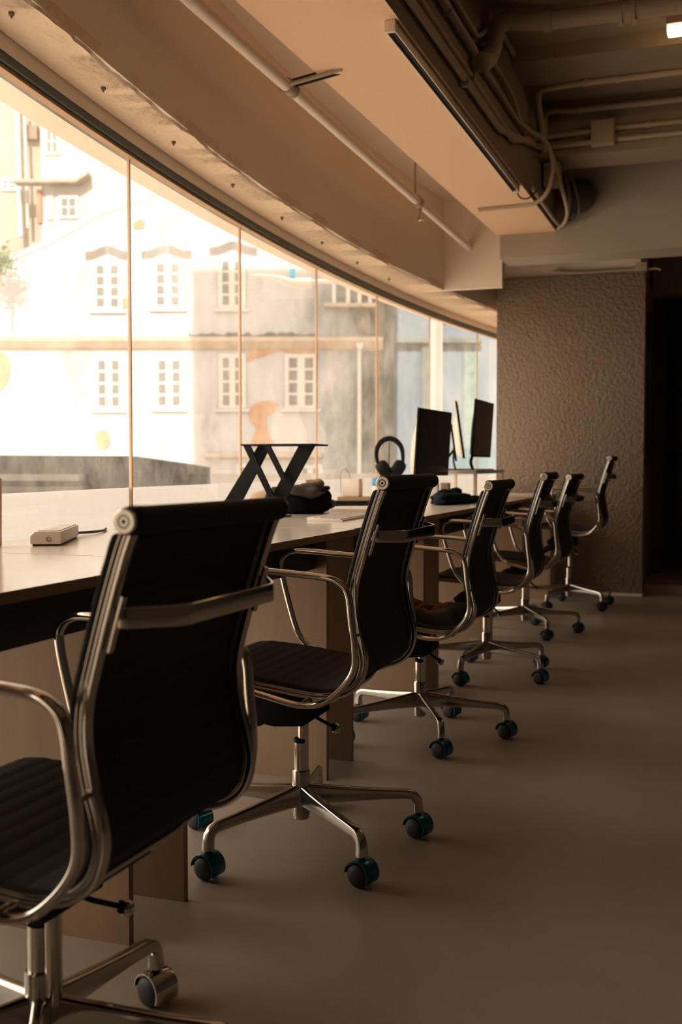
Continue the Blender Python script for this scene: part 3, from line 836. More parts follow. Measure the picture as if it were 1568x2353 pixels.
# white socket block
b = empty('power_strip', (-1.663, 2.491, T), R(25)); tag(b, 'white socket block lying on the near desk section', 'power strip')
mb = MB().prism([(-0.038, -0.165, 0.004), (0.038, -0.165, 0.004), (0.038, -0.165, 0.036), (-0.026, -0.165, 0.036), (-0.038, -0.165, 0.024)], (0, 0.33, 0))
mb.build('block_body', WHITE, b, bevel=0.003)
MB().box((-0.033, -0.160, 0.0), (0.033, 0.160, 0.0042)).build('block_foot', BLACK, b)
SLOT = mat('socket_slot', (0.16, 0.12, 0.10), 0.6)
for k in range(6):
    y = -0.130 + 0.052 * k
    so = MB().box((-0.021, y - 0.021, 0.0355), (0.033, y + 0.021, 0.0385)).build('socket', PUREWHITE, b, bevel=0.002)
    q = MB(); q.box((-0.010, y - 0.012, 0.0375), (-0.004, y - 0.009, 0.0388)); q.box((0.012, y - 0.012, 0.0375), (0.018, y - 0.009, 0.0388)); q.box((0.001, y + 0.007, 0.0375), (0.007, y + 0.010, 0.0388))
    q.build('pin_slot', SLOT, so)
m = Matrix.Translation((0.008, -0.1655, 0.017)) @ Matrix.Rotation(R(90), 4, 'X')
MB().lathe([(0.0062, -0.001), (0.0062, 0.0012), (0.0044, 0.0012), (0.0044, -0.001)], 20, m).build('reset_ring', SLOT, b)
c = MB().tube(spline([(-1.737, 2.640, T + 0.012), (-1.752, 2.71, T + 0.0075), (-1.742, 2.82, T + 0.006), (-1.765, 2.90, T + 0.005), (-1.80, 2.97, T + 0.005)], 6), 0.0042, 10).build('power_lead', mat('lead_brown', (0.10, 0.07, 0.05), 0.5), b)
c.matrix_parent_inverse = (Matrix.Translation((-1.663, 2.491, T)) @ Matrix.Rotation(R(25), 4, 'Z')).inverted()
# tumbler at the left frame edge
p = at_u(-16, 1262, 2.165)
tg = MB().lathe([(0.024, 0.0), (0.027, 0.004), (0.029, 0.17), (0.027, 0.172), (0.026, 0.165), (0.0245, 0.008), (0.002, 0.006)], 28, Matrix.Translation((-1.697, 2.26, T))).build('drinking_glass', mat('frosted_glass', (0.62, 0.45, 0.32), 0.3))
tag(tg, 'tall frosted tumbler on the desk at the left frame edge', 'glass')

# black folding laptop stand
us = 3.95
sd = empty('laptop_stand', (-1.60, us, T)); tag(sd, 'black zigzag folding laptop stand on the second desk section', 'laptop stand')
def cp(cx, cy, u):
    q = at_u(500 + cx / 3.92, 1000 + cy / 3.92, u)
    return q
def bar(tl, tr, bl, br_, u, th, name):
    ps = [cp(*tl, u), cp(*tr, u), cp(*br_, u), cp(*bl, u)]
    def cut(a, b_):
        if bl[1] < 480: return b_
        t = (T + 0.0005 - a.z) / (b_.z - a.z); return a.lerp(b_, t)
    ps[2] = cut(ps[1], ps[2]); ps[3] = cut(ps[0], ps[3])
    ps = [q_ - Vector((-1.60, us, T)) for q_ in ps]
    return MB().prism(ps, (0, th, 0)).build(name, BLACK, sd, smooth=False)
bar((230, 94), (290, 94), (470, 585), (524, 585), us - 0.02, 0.012, 'strut')
bar((418, 94), (470, 94), (578, 412), (622, 398), us - 0.02, 0.012, 'strut')
bar((367, 94), (474, 94), (40, 630), (200, 625), us + 0.02, 0.014, 'support_plate')
bar((730, 96), (872, 96), (500, 530), (642, 516), us + 0.02, 0.014, 'support_plate')
a, b_ = cp(228, 88, us), cp(872, 88, us)
MB().box((a.x + 1.60, -0.022, a.z - T - 0.004), (b_.x + 1.60, 0.16, a.z - T + 0.003)).build('top_plate', BLACK, sd, bevel=0.001)
MB().box((cp(60, 600, us).x + 1.60 - 0.10, -0.05, 0.0002), (cp(600, 600, us).x + 1.60, 0.08, 0.005)).build('base_plate', BLACK, sd, bevel=0.001)
# black pouch, tan cap, strap
pp = at_u(676, 1150, 4.28)
bgx = empty('camera_bag', (pp.x, 4.30, T)); tag(bgx, 'black soft bag slumped beside the folding laptop stand', 'bag')
mb = blob(MB(), (0.0, 0, 0.052), (0.140, 0.11, 0.066), 0.13, 3, 0.0); mb.build('bag_body', mat('black_nylon', (0.007, 0.007, 0.007), 0.85, spec=0.08, bump=0.003, bscale=30), bgx, ang=80)
mb = blob(MB(), (0.072, -0.055, 0.098), (0.078, 0.07, 0.028), 0.22, 5); mb.build('bag_flap', mat('khaki_dark', (0.075, 0.055, 0.038), 0.85, bump=0.003, bscale=25), bgx, ang=80)
mb = blob(MB(), (0.098, -0.02, 0.128), (0.036, 0.04, 0.016), 0.25, 8, None, 3); mb.build('folded_strap', mat('khaki_light', (0.30, 0.19, 0.12), 0.85), bgx, ang=80)
blob(MB(), (0.142, -0.04, 0.108), (0.022, 0.03, 0.010), 0.2, 9).build('buckle', BLACK, bgx, ang=80)
pp = at_u(612, 1150, 4.50)
ht = empty('tan_hat', (pp.x, 4.56, T)); tag(ht, 'crumpled tan cloth hat behind the folding laptop stand', 'hat')
blob(MB(), (0.02, 0, 0.040), (0.115, 0.10, 0.058), 0.10, 12, 0.0).build('hat_crown', mat('tan_cloth', (0.46, 0.31, 0.20), 0.9, bump=0.002, bscale=40), ht, ang=80)
blob(MB(), (-0.10, -0.03, 0.008), (0.075, 0.07, 0.009), 0.06, 13, 0.0).build('hat_brim', mat('tan_cloth2', (0.50, 0.34, 0.22), 0.9), ht, ang=80)
a, b_, c_ = at_u(738, 1158, 4.75), at_u(775, 1156, 4.90), at_u(866, 1160, 5.05)
st = MB().tube(spline([(a.x - 0.02, 4.70, T + 0.030), (a.x + 0.03, 4.78, T + 0.024), (b_.x, 4.90, T + 0.022), (c_.x, 5.05, T + 0.020)], 6), 0.0135, 12, scale=[1.0, 1.05, 1.1, 1.2, 1.5, 1.7, 1.7, 1.7, 1.65, 1.5, 1.3, 1.15, 1.1, 1.0, 1, 1, 1, 1, 1]).build('selfie_stick', mat('black_tube', (0.010, 0.016, 0.018), 0.5)); tag(st, 'black stick lying behind the keyboard papers', 'stick')
# keyboard and papers
k_ = empty('keyboard', (-1.352, 3.93, T), R(2.5)); tag(k_, 'slim white keyboard lying near the desk front edge', 'keyboard')
MB().prism([(-0.068, -0.215, 0.0), (0.068, -0.215, 0.0), (0.068, -0.215, 0.006), (-0.068, -0.215, 0.013)], (0, 0.43, 0)).build('keyboard_tray', PUREWHITE, k_, bevel=0.0015)
mb = MB()
for r_ in range(5):
    for q in range(20):
        x0 = 0.058 - r_ * 0.0245; y0 = -0.206 + q * 0.0206
        zt = 0.0065 + (0.068 - x0) / 0.136 * 0.007
        mb.box((x0 - 0.0205, y0, zt - 0.001), (x0, y0 + 0.0176, zt + 0.0028))
mb.build('keys', mat('key_white', (0.70, 0.62, 0.55), 0.5), k_, smooth=False)
nb = empty('notebook', (-1.50, 4.66, T), R(-4)); tag(nb, 'white notebook lying behind the keyboard', 'notebook')
MB().box((-0.10, -0.15, 0.001), (0.10, 0.15, 0.010)).build('page_block', PUREWHITE, nb, smooth=False)
MB().box((-0.102, -0.152, 0.0101), (0.102, 0.152, 0.012)).build('cover', mat('cover_cream', (0.72, 0.60, 0.50), 0.6), nb, smooth=False)
# wooden tray with a white brick
uT = 5.72
a, b_ = at_u(781, 1150, uT), at_u(856, 1150, uT)
ty = MB().box((a.x, uT - 0.04, T), (b_.x, uT + 0.10, T + 0.030)).build('wooden_block', mat('walnut', (0.30, 0.17, 0.09), 0.5, var=0.15), None, bevel=0.002); tag(ty, 'low wooden block under the white power brick', 'block')
a, b_ = at_u(790, 1138, uT), at_u(828, 1100, uT)
br2 = MB().box((a.x, uT - 0.02, T + 0.0302), (b_.x, uT + 0.05, b_.z)).build('power_brick', WHITE, None, bevel=0.006); tag(br2, 'white power brick standing on the wooden block', 'power brick')
MB().tube(spline([at_u(x, y, uT - 0.025) for x, y in ((785, 1140), (783, 1112), (783, 1092), (787, 1081), (794, 1078), (801, 1084), (804, 1094), (804, 1102))], 5), 0.0020, 8).build('brick_lead', mat('lead_tan', (0.30, 0.22, 0.16), 0.5), br2)
a = at_u(870, 1150, 5.50)
cn = empty('canister', (a.x, 5.50, T)); tag(cn, 'pale canister with a blue lid behind the second chair', 'canister')
MB().lathe([(0.030, 0.0), (0.034, 0.004), (0.034, 0.095), (0.031, 0.100)], 28).build('canister_body', WHITE, cn, ang=40)
MB().lathe([(0.035, 0.096), (0.036, 0.099), (0.036, 0.134), (0.033, 0.138)], 28).build('lid', mat('lid_blue', (0.03, 0.22, 0.48), 0.4), cn, ang=40)
# headphones on a stand
uH = 5.95
hc = at_u(896, 1050, uH)
hp = empty('headphones', (hc.x, uH, hc.z), YAW - R(3)); tag(hp, 'black over ear headphones hanging on a slim stand', 'headphones')
sc_ = 0.00242
def hpt(px, py, y=0.0): return ((px - 896) * sc_, y, (1050 - py) * sc_)
band = spline([hpt(x, y) for x, y in ((871, 1072), (866, 1056), (865, 1038), (870, 1022), (881, 1011), (895, 1007), (909, 1011), (921, 1023), (926, 1038), (927, 1056), (925, 1072))], 5)
nb_ = len(band)
MB().sweep(band, rrect(0.028, 0.022, 0.008), side=(0, 1, 0), scale=[(1.0, 0.9 + 0.75 * max(0, math.sin(math.pi * i / (nb_ - 1)) - 0.35)) for i in range(nb_)]).build('headband', BLACK, hp, ang=60)
for (cx, cy, an) in ((882, 1079, -32), (915, 1078, 32)):
    m = Matrix.Translation(hpt(cx, cy)) @ Matrix.Rotation(R(an), 4, 'Y') @ Matrix.Rotation(R(90), 4, 'Y')
    MB().lathe([(0.028, -0.036), (0.044, -0.030), (0.051, -0.012), (0.051, 0.014), (0.044, 0.030), (0.024, 0.038)], 24, m).build('ear_cup', BLACK, hp, ang=50)
hs = empty('headphone_stand', (hc.x, uH + 0.03, T), YAW); tag(hs, 'thin dark stand carrying the headphones', 'stand')
tz = hc.z - T
MB().tube([(-0.012, 0.02, 0.006), (-0.012, 0.02, tz + 0.060), (-0.012, -0.03, tz + 0.078)], 0.0035, 8).build('post', mat('dark_steel', (0.10, 0.09, 0.08), 0.4, 0.6), hs)
MB().lathe([(0.06, 0.0), (0.06, 0.004), (0.055, 0.006)], 28, Matrix.Translation((-0.012, 0.0, 0.0))).build('foot', mat('dark_steel', (0.1, 0.1, 0.1)), hs, ang=40)

# monitors
SCREEN = mat('dark_screen', (0.006, 0.006, 0.006), 0.3, spec=0.12)
OLIVE = mat('matt_screen', (0.055, 0.050, 0.036), 0.5)
SILVER = mat('silver_shell', (0.72, 0.62, 0.50), 0.35, 0.2)
def monitor(name, loc, rz, w, h, zb, tilt, label, face, shell, foot_m, th=0.012, bulge=0.03, neck=True, group=None):
    m_ = empty(name, loc, rz); tag(m_, label, 'monitor', group)
    M = Matrix.Translation((0, 0, zb)) @ Matrix.Rotation(tilt, 4, 'Y')
    mb = MB(); mb.box((-th, -w / 2, 0), (0, w / 2, h), M=M); mb.build('bezel', BLACK, m_, bevel=0.002)
    mb = MB(); mb.box((0.0002, -w / 2 + 0.012, 0.014), (0.0015, w / 2 - 0.012, h - 0.010), M=M); mb.build('screen', face, m_, smooth=False)
    mb = MB(); mb.prism([M @ Vector(q) for q in ((-th - 0.0003, -w / 2 + 0.004, 0.004), (-th - 0.0003, -w / 2 + 0.004, h - 0.004), (-th - 0.004, -w / 2 + 0.02, h * 0.80), (-th - bulge, -w / 2 + 0.08, h * 0.50), (-th - bulge, -w / 2 + 0.08, 0.05), (-th - bulge * 0.4, -w / 2 + 0.02, 0.02))], (M.to_3x3() @ Vector((0, w - 0.10, 0))))
    mb.build('rear_shell', shell, m_, bevel=0.003)
    mb = MB().sweep(fillet([(-0.06, 0, 0.006), (-0.075, 0, 0.05), tuple(M @ Vector((-th - bulge, 0, 0.10)))], 0.03), rrect(0.05, 0.012, 0.004), side=(0, 1, 0)); mb.build('stand_neck', foot_m, m_, ang=40)
    MB().box((-0.12, -0.09, 0.0), (0.06, 0.09, 0.007)).build('stand_foot', foot_m, m_, bevel=0.003)
    return m_
monitor('monitor', (-1.492, 5.90, T), R(-3.5), 0.60, 0.365, 0.145, R(3.5), 'largest dark monitor, nearest, behind the second chair', SCREEN, SILVER, SILVER, bulge=0.05)
RZ = 0.915
rs = empty('monitor_riser', (-1.5, 6.75, T)); tag(rs, 'pale desk riser shelf standing in front of the pillar', 'riser')
MB().box((-0.18, -0.45, RZ - T - 0.022), (0.17, 0.45, RZ - T)).build('shelf_top', mat('riser_white', (0.62, 0.50, 0.38), 0.4), rs, bevel=0.003)
for x in (-0.165, 0.150):
    for y in (-0.435, 0.415):
        MB().box((x, y, 0.0), (x + 0.018, y + 0.022, RZ - T - 0.0225)).build('leg', mat('riser_leg', (0.66, 0.55, 0.44), 0.4), rs, bevel=0.002)
monitor('monitor', (-1.405, 6.83, RZ), R(0), 0.56, 0.355, 0.080, R(3.5), 'olive dark screen on the riser, nearest the pillar edge', OLIVE, BLACK, BLACK, bulge=0.025)
monitor('monitor', (-1.530, 6.90, RZ), R(12.0), 0.44, 0.36, 0.075, R(-8), 'edge on monitor with pale back on the riser, middle of three', SCREEN, SILVER, BLACK, bulge=0.045)
tb = empty('tablet', (-1.490, 6.50, RZ), R(12.5)); tag(tb, 'small dark tablet on a black arm, left of the edge on monitor', 'tablet')
M_ = Matrix.Translation((0, 0, 0.055)) @ Matrix.Rotation(R(-8), 4, 'Y')
mb = MB(); mb.box((-0.012, -0.10, 0.0), (0.0, 0.10, 0.225), M=M_); mb.build('tablet_body', BLACK, tb, bevel=0.003)
mb = MB().sweep(fillet([(-0.13, 0, 0.006), (-0.10, 0, 0.02), (-0.022, 0, 0.12)], 0.02), rrect(0.05, 0.014, 0.004), side=(0, 1, 0)); mb.build('support_arm', BLACK, tb, ang=40)
MB().box((-0.14, -0.07, 0.0), (0.05, 0.07, 0.007)).build('arm_foot', BLACK, tb, bevel=0.002)
# dark cloth heap and small boxes under the monitors
q = at_u(1045, 1128, 6.02)
cl_ = empty('cloth_heap', (-1.33, 5.62, T)); tag(cl_, 'dark blue crumpled cloth heap below the monitors', 'cloth')
mb = MB(); blob(mb, (0, 0.0, 0.026), (0.085, 0.24, 0.036), 0.22, 21, 0.0); blob(mb, (-0.02, 0.10, 0.045), (0.06, 0.11, 0.032), 0.25, 22, 0.0); blob(mb, (0.03, 0.30, 0.016), (0.07, 0.18, 0.02), 0.2, 23, 0.0)
mb.build('cloth_folds', mat('navy_cloth', (0.010, 0.016, 0.026), 0.85, spec=0.08, var=0.5, vscale=14, bump=0.006, bscale=30), cl_, ang=80)
for i, (px, u, w, h, lab) in enumerate([(997, 6.05, 0.045, 0.075, 'small white carton left of the cloth heap'), (1022, 6.30, 0.05, 0.07, 'small brown carton behind the cloth heap')]):
    c_ = at_u(px, 1115, u)
    b2 = MB().box((c_.x - w / 2, u, T), (c_.x + w / 2, u + w, T + h + 0.03)).build('carton', PUREWHITE if i == 0 else mat('carton_brown', (0.25, 0.17, 0.11), 0.6), None, bevel=0.003)
    tag(b2, lab, 'carton')

# ------------------------------------------------------------------ outside
def at_d(px, py, D):
    d = sight(px, py); t = D / d.dot(FWH); q = C0 + d * t
    return (q.dot(RT), q.z)
def frame_at(name, D, parent=None):
    p = FWH * D
    return empty(name, (p.x, p.y, 0), YAW)
D0 = 30.0
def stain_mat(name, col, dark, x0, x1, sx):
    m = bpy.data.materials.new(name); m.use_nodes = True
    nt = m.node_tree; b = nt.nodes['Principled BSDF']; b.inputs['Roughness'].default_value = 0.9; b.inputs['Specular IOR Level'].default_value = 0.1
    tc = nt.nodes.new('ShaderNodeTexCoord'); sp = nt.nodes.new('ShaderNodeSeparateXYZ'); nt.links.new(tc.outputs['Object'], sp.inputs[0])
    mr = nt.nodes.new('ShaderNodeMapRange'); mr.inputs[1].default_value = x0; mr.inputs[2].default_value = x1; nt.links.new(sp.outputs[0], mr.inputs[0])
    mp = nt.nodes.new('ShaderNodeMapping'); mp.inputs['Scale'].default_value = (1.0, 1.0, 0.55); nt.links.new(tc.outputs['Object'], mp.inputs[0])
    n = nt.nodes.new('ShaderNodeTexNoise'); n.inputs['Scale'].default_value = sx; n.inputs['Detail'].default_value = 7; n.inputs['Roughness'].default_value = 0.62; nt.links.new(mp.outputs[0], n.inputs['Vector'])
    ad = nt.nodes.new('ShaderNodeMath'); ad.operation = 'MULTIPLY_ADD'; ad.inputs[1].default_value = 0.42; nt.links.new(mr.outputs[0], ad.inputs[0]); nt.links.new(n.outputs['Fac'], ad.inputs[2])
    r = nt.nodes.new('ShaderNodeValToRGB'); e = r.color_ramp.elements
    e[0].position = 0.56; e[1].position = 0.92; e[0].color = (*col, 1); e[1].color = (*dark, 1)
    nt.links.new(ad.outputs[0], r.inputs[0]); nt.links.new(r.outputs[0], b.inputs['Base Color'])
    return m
xr = at_d(905, 800, D0)[0]
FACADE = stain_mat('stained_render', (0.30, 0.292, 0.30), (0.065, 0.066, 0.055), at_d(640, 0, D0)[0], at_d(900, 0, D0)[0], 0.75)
HOOD = mat('hood_render', (0.28, 0.22, 0.165), 0.9, var=0.15, vscale=2)
FRAME = mat('old_white_frame', (0.35, 0.34, 0.32), 0.7)
PANE = mat('old_pane', (0.10, 0.088, 0.078), 0.35)
BRICK = mat('exposed_brick', (0.31, 0.17, 0.095), 0.9, var=0.18, vscale=2.2)
bd = frame_at('old_house', D0); tag(bd, 'weathered cream old house with small paned windows across the street', 'building')
def X(px, py=800): return at_d(px, py, D0)[0]
def Zf(py, px=400): return at_d(px, py, D0)[1]
ol = [(-22, Zf(1300)), (xr, Zf(1300)), (xr, 30), (X(470), 30), (X(440), Zf(420)), (X(300), Zf(470)), (X(240), Zf(492)), (X(120), Zf(560)), (X(0), Zf(612)), (-22, Zf(640))]
MB().prism([(x, 0.0, z) for x, z in ol], (0, 0.6, 0)).build('wall', FACADE, bd, smooth=False)
# sloping coping along the gable
cop = [(-22, Zf(640)), (X(0), Zf(612)), (X(120), Zf(560)), (X(240), Zf(492)), (X(300), Zf(470)), (X(440), Zf(420))]
mb = MB()
for (x0, z0), (x1, z1) in zip(cop, cop[1:]):
    mb.prism([(x0, -0.03, z0), (x1, -0.03, z1), (x1, -0.03, z1 + 0.16), (x0, -0.03, z0 + 0.16)], (0, 0.7, 0))
mb.build('gable_coping', FACADE, bd, smooth=False)
# belt cornice
mb = MB().prism([(-22, 0, Zf(773)), (-22, -0.10, Zf(776)), (-22, -0.22, Zf(778)), (-22, -0.24, Zf(785)), (-22, -0.10, Zf(800)), (-22, 0, Zf(806))], (xr + 22 - 0.3, 0, 0))
mb.build('belt_cornice', HOOD, bd, smooth=False)
MB().prism([(X(470), 0, Zf(1042)), (X(470), -0.2, Zf(1044)), (X(470), -0.2, Zf(1050)), (X(470), 0, Zf(1056))], (X(740) - X(470), 0, 0)).build('lower_cornice', HOOD, bd, smooth=False)
def win(x0, x1, y0, y1, rows=4, hood=None, sill=True):
    a, b_, t, s_ = X(x0), X(x1), Zf(y0), Zf(y1)
    fm = MB()
    fr = 0.055
    w = b_ - a
    cols = [(a + fr, a + w * 0.36), (b_ - w * 0.36, b_ - fr)]
    fm.box((a - 0.06, -0.05, s_ - 0.06), (b_ + 0.06, -0.0005, t + 0.08))
    f = fm.build('window', FRAME, bd, smooth=False)
    gap = (t - s_) / rows
    mb = MB()
    for (p0, p1) in cols:
        for r_ in range(rows):
            z0 = s_ + gap * r_ + 0.035; z1 = s_ + gap * (r_ + 1) - 0.035
            mb.box((p0, -0.062, z0), (p1, -0.0505, z1))
    mb.build('pane', PANE, f, smooth=False)
    if sill:
        MB().box((a - 0.16, -0.09, s_ - 0.14), (b_ + 0.16, -0.0005, s_ - 0.075)).build('window_sill', FRAME, bd, smooth=False)
    if hood:
        hx0, hx1, hy = hood
        h0, h1, zz = X(hx0), X(hx1), Zf(hy)
        pts = []
        nq = 14
        for k in range(nq + 1):
            t_ = k / nq; pts.append((h0 + (h1 - h0) * t_, 0, zz + 0.17 * math.exp(-((t_ - 0.5) / 0.24) ** 2)))
        mb = MB().sweep(pts, [(-0.13, 0.0), (0.11, 0.0), (0.11, -0.24), (0.05, -0.26), (-0.02, -0.14), (-0.13, -0.08)], side=(0, 0, 1))
        o = mb.build('window_hood', HOOD, bd, smooth=False)
win(220, 278, 608, 708, hood=(198, 300, 588)); win(358, 417, 604, 704, hood=(326, 442, 586)); win(508, 560, 598, 704, hood=(482, 592, 578))
win(222, 278, 826, 936); win(360, 418, 826, 934); win(508, 560, 820, 934); win(660, 724, 820, 934)
win(548, 592, 1072, 1112, rows=2, sill=False); win(690, 736, 1074, 1112, rows=2, sill=False)
def patch(pts, name='brick_patch', m=BRICK):
    MB().prism([(X(x), -0.004, Zf(y)) for x, y in pts], (0, -0.02, 0)).build(name, m, bd, smooth=False)
def smoothpatch(pts): patch([(p.x, p.y) for p in spline([(x, y, 0) for x, y in pts], 4, True)])
smoothpatch([(558, 790), (572, 784), (585, 796), (620, 786), (670, 785), (700, 795), (724, 806), (722, 815), (690, 812), (640, 808), (610, 818), (590, 822), (572, 832), (566, 822), (572, 812), (560, 805)])
smoothpatch([(574, 940), (590, 926), (612, 921), (634, 926), (637, 938), (626, 950), (612, 958), (614, 985), (622, 1010), (626, 1025), (600, 1032), (578, 1026), (582, 1005), (590, 985), (580, 972), (572, 958)])
smoothpatch([(310, 512), (322, 505), (333, 507), (336, 522), (322, 527), (309, 524)])
smoothpatch([(-20, 820), (10, 812), (24, 838), (20, 870), (8, 892), (-20, 895)])
smoothpatch([(220, 995), (238, 988), (250, 1005), (248, 1028), (228, 1033), (220, 1020)])
smoothpatch([(282, 690), (292, 684), (298, 690), (297, 704), (284, 708)])
GRIME = mat('mould_grime', (0.10, 0.088, 0.07), 0.9, var=0.4, vscale=3)
smoothgrime = lambda pts: patch([(p.x, p.y) for p in spline([(x, y, 0) for x, y in pts], 3, True)], 'mould_streak', GRIME)
rr_ = random.Random(11)
smoothgrime([(432 + 9.2 * k, 768 + rr_.uniform(-5, 3)) for k in range(33)] + [(728 - 18 * k, 777) for k in range(17)])
smoothgrime([(860, 640), (880, 660), (884, 760), (878, 900), (884, 1080), (862, 1090), (868, 960), (856, 860), (866, 780), (848, 720)])
smoothgrime([(800, 700), (830, 690), (862, 712), (858, 770), (830, 772), (815, 740)])
# downpipe with hopper
mb = MB().tube([(X(826), -0.10, Zf(800)), (X(826), -0.10, Zf(1200))], 0.055, 12)
mb.prism([(X(817), -0.2, Zf(786)), (X(837), -0.2, Zf(786)), (X(833), -0.2, Zf(803)), (X(821), -0.2, Zf(803))], (0, 0.195, 0))
mb.build('downpipe', FRAME, bd, ang=40)
# ledge and posts of the dirty upper right bay
mb = MB().box((X(745), -0.35, Zf(708)), (X(868), -0.0005, Zf(700))); mb.build('balcony_slab', HOOD, bd, smooth=False)
mb = MB()
for px in (768, 800, 826, 850): mb.box((X(px) - 0.05, -0.30, Zf(700)), (X(px) + 0.05, -0.20, Zf(640)))
mb.build('balcony_rail', FRAME, bd, smooth=False)

# higher white house behind
D1 = 36.0
hb = frame_at('rear_house', D1); tag(hb, 'white house rising behind the gable at upper left', 'building')
def X1(px): return at_d(px, 400, D1)[0]
def Z1(py): return at_d(150, py, D1)[1]
WH = mat('white_render', (0.35, 0.335, 0.31), 0.9, var=0.05, vscale=0.6)
MB().box((X1(95), 0, Z1(900)), (X1(470), 3, 36)).build('wall', WH, hb, smooth=False)
MB().box((X1(-1500), 0.8, Z1(900)), (X1(95) - 0.001, 3.5, 36)).build('side_bay', mat('beige_render', (0.29, 0.245, 0.19), 0.9, var=0.12, vscale=0.8), hb, smooth=False)
mb = MB().box((X1(40), -0.55, Z1(428)), (X1(182), -0.001, Z1(421))).prism([(X1(182), -0.55, Z1(428)), (X1(210), -0.55, Z1(410)), (X1(210), -0.55, Z1(403)), (X1(182), -0.55, Z1(421))], (0, 0.549, 0))
mb.build('awning_slab', HOOD, hb, smooth=False)
def win1(x0, x1, y0, y1, rows=2, cols=2):
    f = MB().box((X1(x0) - 0.07, -0.06, Z1(y1) - 0.07), (X1(x1) + 0.07, -0.001, Z1(y0) + 0.07)).build('window', FRAME, hb, smooth=False)
    mb = MB(); w = (X1(x1) - X1(x0)) / cols; h = (Z1(y0) - Z1(y1)) / rows
    for i in range(cols):
        for j in range(rows):
            mb.box((X1(x0) + w * i + 0.03, -0.07, Z1(y1) + h * j + 0.03), (X1(x0) + w * (i + 1) - 0.03, -0.0605, Z1(y1) + h * (j + 1) - 0.03))
    mb.build('pane', PANE, f, smooth=False)
win1(108, 134, 298, 352); win1(140, 175, 455, 498); win1(112, 118, 456, 500, 2, 1)
win1(-10, 18, 400, 420)
for o in [c for c in hb.children if c.name.startswith('window')][-1:]:
    o.location.y = 0.8
for px, r_, y0, y1, nm in ((35, 0.10, 215, 540, 'downpipe'), (52, 0.055, 240, 520, 'downpipe')):
    MB().tube([(X1(px), 0.30, Z1(y0)), (X1(px + 5), 0.30, Z1(y1))], r_, 12).build(nm, WH, hb, ang=40)
MB().box((X1(84), -0.10, Z1(514)), (X1(97), 0.25, Z1(436))).build('terracotta_pipe_box', mat('terracotta', (0.34, 0.13, 0.07), 0.8), hb, bevel=0.05)
MB().box((X1(48), 0.5, Z1(308)), (X1(76), 0.799, Z1(276))).build('air_box', mat('brown_box', (0.19, 0.13, 0.085), 0.8), hb, smooth=False)
# shrub at the far left
sb = frame_at('shrub', 29.0); tag(sb, 'small green shrub at the left edge beyond the glass', 'shrub')
mb = MB(); rr = random.Random(4)
cx_, cz_ = at_d(-6, 600, 29.0)
for k in range(420):
    a = Vector((rr.gauss(0, 0.20), rr.gauss(0, 0.18), rr.gauss(0, 0.22)))
    d = Vector((rr.uniform(-1, 1), rr.uniform(-1, 1), rr.uniform(-1, 1))).normalized() * 0.07; e = d.orthogonal().normalized() * 0.03
    c = Vector((cx_, 0, cz_)) + a
    mb.add([c - d, c + e, c + d, c - e], [(0, 1, 2, 3)])
mb.build('leaves', mat('leaf_green', (0.11, 0.14, 0.05), 0.7), sb, smooth=False)
MB().tube([(cx_, 0.1, cz_ - 1.2), (cx_ + 0.05, 0.05, cz_ - 0.3), (cx_, 0, cz_)], 0.03, 8).build('stem', HOOD, sb)

# blue grey house to the right
D2 = 40.0
bb = frame_at('blue_house', D2); tag(bb, 'blue grey house right of the old cream house', 'building')
def X2(px): return at_d(px, 800, D2)[0]
def Z2(py): return at_d(1000, py, D2)[1]
BLUE = mat('blue_render', (0.115, 0.145, 0.17), 0.9, var=0.10, vscale=0.5)
MB().box((X2(860), 0, Z2(1300)), (X2(1900), 3, 40)).build('wall', BLUE, bb, smooth=False)
DKST = mat('dark_stain', (0.10, 0.115, 0.105), 0.9, var=0.3, vscale=1.2)
MB().box((X2(880), -0.45, Z2(790)), (X2(1105), -0.001, Z2(780))).build('ledge', DKST, bb, smooth=False)
MB().box((X2(858), -0.5, Z2(1300)), (X2(902), -0.001, Z2(700))).build('corner_pier', DKST, bb, smooth=False)
MB().box((X2(968), -0.20, Z2(1300)), (X2(986), -0.001, Z2(791))).build('corner_pipe', DKST, bb, smooth=False)
MB().box((X2(1066), -0.10, Z2(1060)), (X2(1100), -0.001, Z2(810))).build('green_shutter', mat('green_shutter', (0.11, 0.165, 0.15), 0.8, var=0.2), bb, smooth=False)
MB().box((X2(868), -0.62, Z2(1040)), (X2(890), -0.501, Z2(960))).build('blue_door', mat('slate_blue', (0.05, 0.09, 0.13), 0.8), bb, smooth=False)
MB().box((X2(1030), -0.30, Z2(1110)), (X2(1330), -0.001, Z2(1030))).build('blue_base', mat('slate_teal', (0.06, 0.12, 0.14), 0.8), bb, smooth=False)
MB().box((X2(1000), -0.30, Z2(735)), (X2(1330), -0.001, Z2(680))).build('upper_band', HOOD, bb, smooth=False)

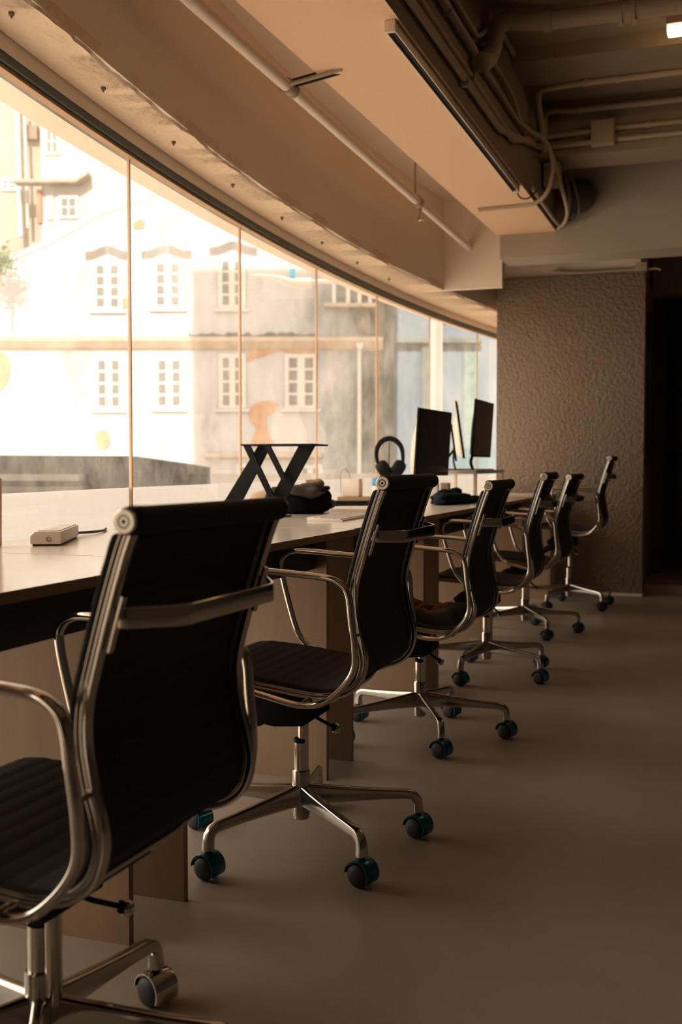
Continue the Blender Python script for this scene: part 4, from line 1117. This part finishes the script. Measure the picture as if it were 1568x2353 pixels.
# street lamp
D3 = 13.0
sl = frame_at('street_lamp', D3); tag(sl, 'white street lamp with a long arm outside the window', 'street lamp')
def P3d(px, py): x, z = at_d(px, py, D3); return Vector((x, 0, z))
LAMPW = mat('lamp_white_paint', (0.48, 0.48, 0.47), 0.5)
a = P3d(1003, 900)
MB().lathe([(0.075, -4.0), (0.072, P3d(1003, 640).z + 0.1)], 20, Matrix.Translation((a.x, 0, 0))).build('pole', LAMPW, sl, ang=40)
MB().tube([P3d(704, 648), P3d(800, 646), P3d(1003, 640)], 0.028, 12).build('arm', LAMPW, sl)
pts = [P3d(x, y) for x, y in ((576, 632), (600, 634), (640, 640), (668, 650), (695, 652), (716, 650))]
MB().sweep(pts, [(0.5 * math.cos(2 * math.pi * q / 14), 0.5 * math.sin(2 * math.pi * q / 14)) for q in range(14)], side=(0, 1, 0), scale=[(0.05, 0.012), (0.16, 0.05), (0.24, 0.075), (0.26, 0.10), (0.22, 0.13), (0.14, 0.12)]).build('lamp_head', LAMPW, sl, ang=60)
q = P3d(673, 628)
MB().box((q.x - 0.035, -0.04, q.z - 0.06), (q.x + 0.035, 0.04, q.z + 0.05)).build('sensor_box', mat('sensor_blue', (0.05, 0.35, 0.55), 0.5), sl, bevel=0.01)

# stained parapet wall close outside the window
D4 = 9.0
pw = frame_at('parapet_wall', D4); tag(pw, 'stained dark parapet wall just outside the window at left', 'wall')
def X4(px): return at_d(px, 1050, D4)[0]
def Z4(py, px=200): return at_d(px, py, D4)[1]
GR = stain_mat('grimy_concrete', (0.085, 0.08, 0.072), (0.016, 0.017, 0.016), X4(-900), X4(500), 5.0)
MB().prism([(X4(-700), 0, -4), (X4(470), 0, -4), (X4(470), 0, Z4(1074)), (X4(424), 0, Z4(1066)), (X4(297), 0, Z4(1048)), (X4(-700), 0, Z4(1042))], (0, 0.4, 0)).build('wall_body', GR, pw, smooth=False)
MB().box((X4(-700), -0.25, Z4(1104)), (X4(196), -0.001, Z4(1090))).build('ledge', mat('pale_grime', (0.18, 0.165, 0.15), 0.9, var=0.3, vscale=3), pw, smooth=False)
MB().box((X4(-700), -0.35, -4), (X4(205), -0.001, Z4(1118))).build('lower_block', mat('brown_grime', (0.065, 0.055, 0.045), 0.9, var=0.55, vscale=4), pw, smooth=False)
lw = frame_at('garden_wall', 14.0); tag(lw, 'pale low wall beyond the parapet at the foot of the old house', 'wall')
MB().box((at_d(470, 1100, 14)[0], 0, -4), (at_d(905, 1100, 14)[0], 0.3, at_d(600, 1088, 14)[1])).build('wall_body', mat('pale_wall', (0.30, 0.28, 0.25), 0.9, var=0.15, vscale=2), lw, smooth=False)
struct(MB().box((-60, -40, -0.75), (40, 70, -0.45)).build('ground', mat('bounce_ground', (0.66, 0.56, 0.45), 0.9, var=0.1), smooth=False), 'unseen pale ground added outside to bounce light in')  # raised pale ground, added to throw light up onto the soffit
# unseen tall block behind, added to cast shade on the old house's right part
tw = frame_at('wall_shade_block', -12.0)
tw.name = 'shade_block'
nb2 = MB().box((-6.55, -2.5, -4.0), (30, 2.5, 31)).build('wall_shade_block', mat('shade_block_render', (0.62, 0.52, 0.42), 0.9), tw, smooth=False)
struct(tw); struct(nb2)
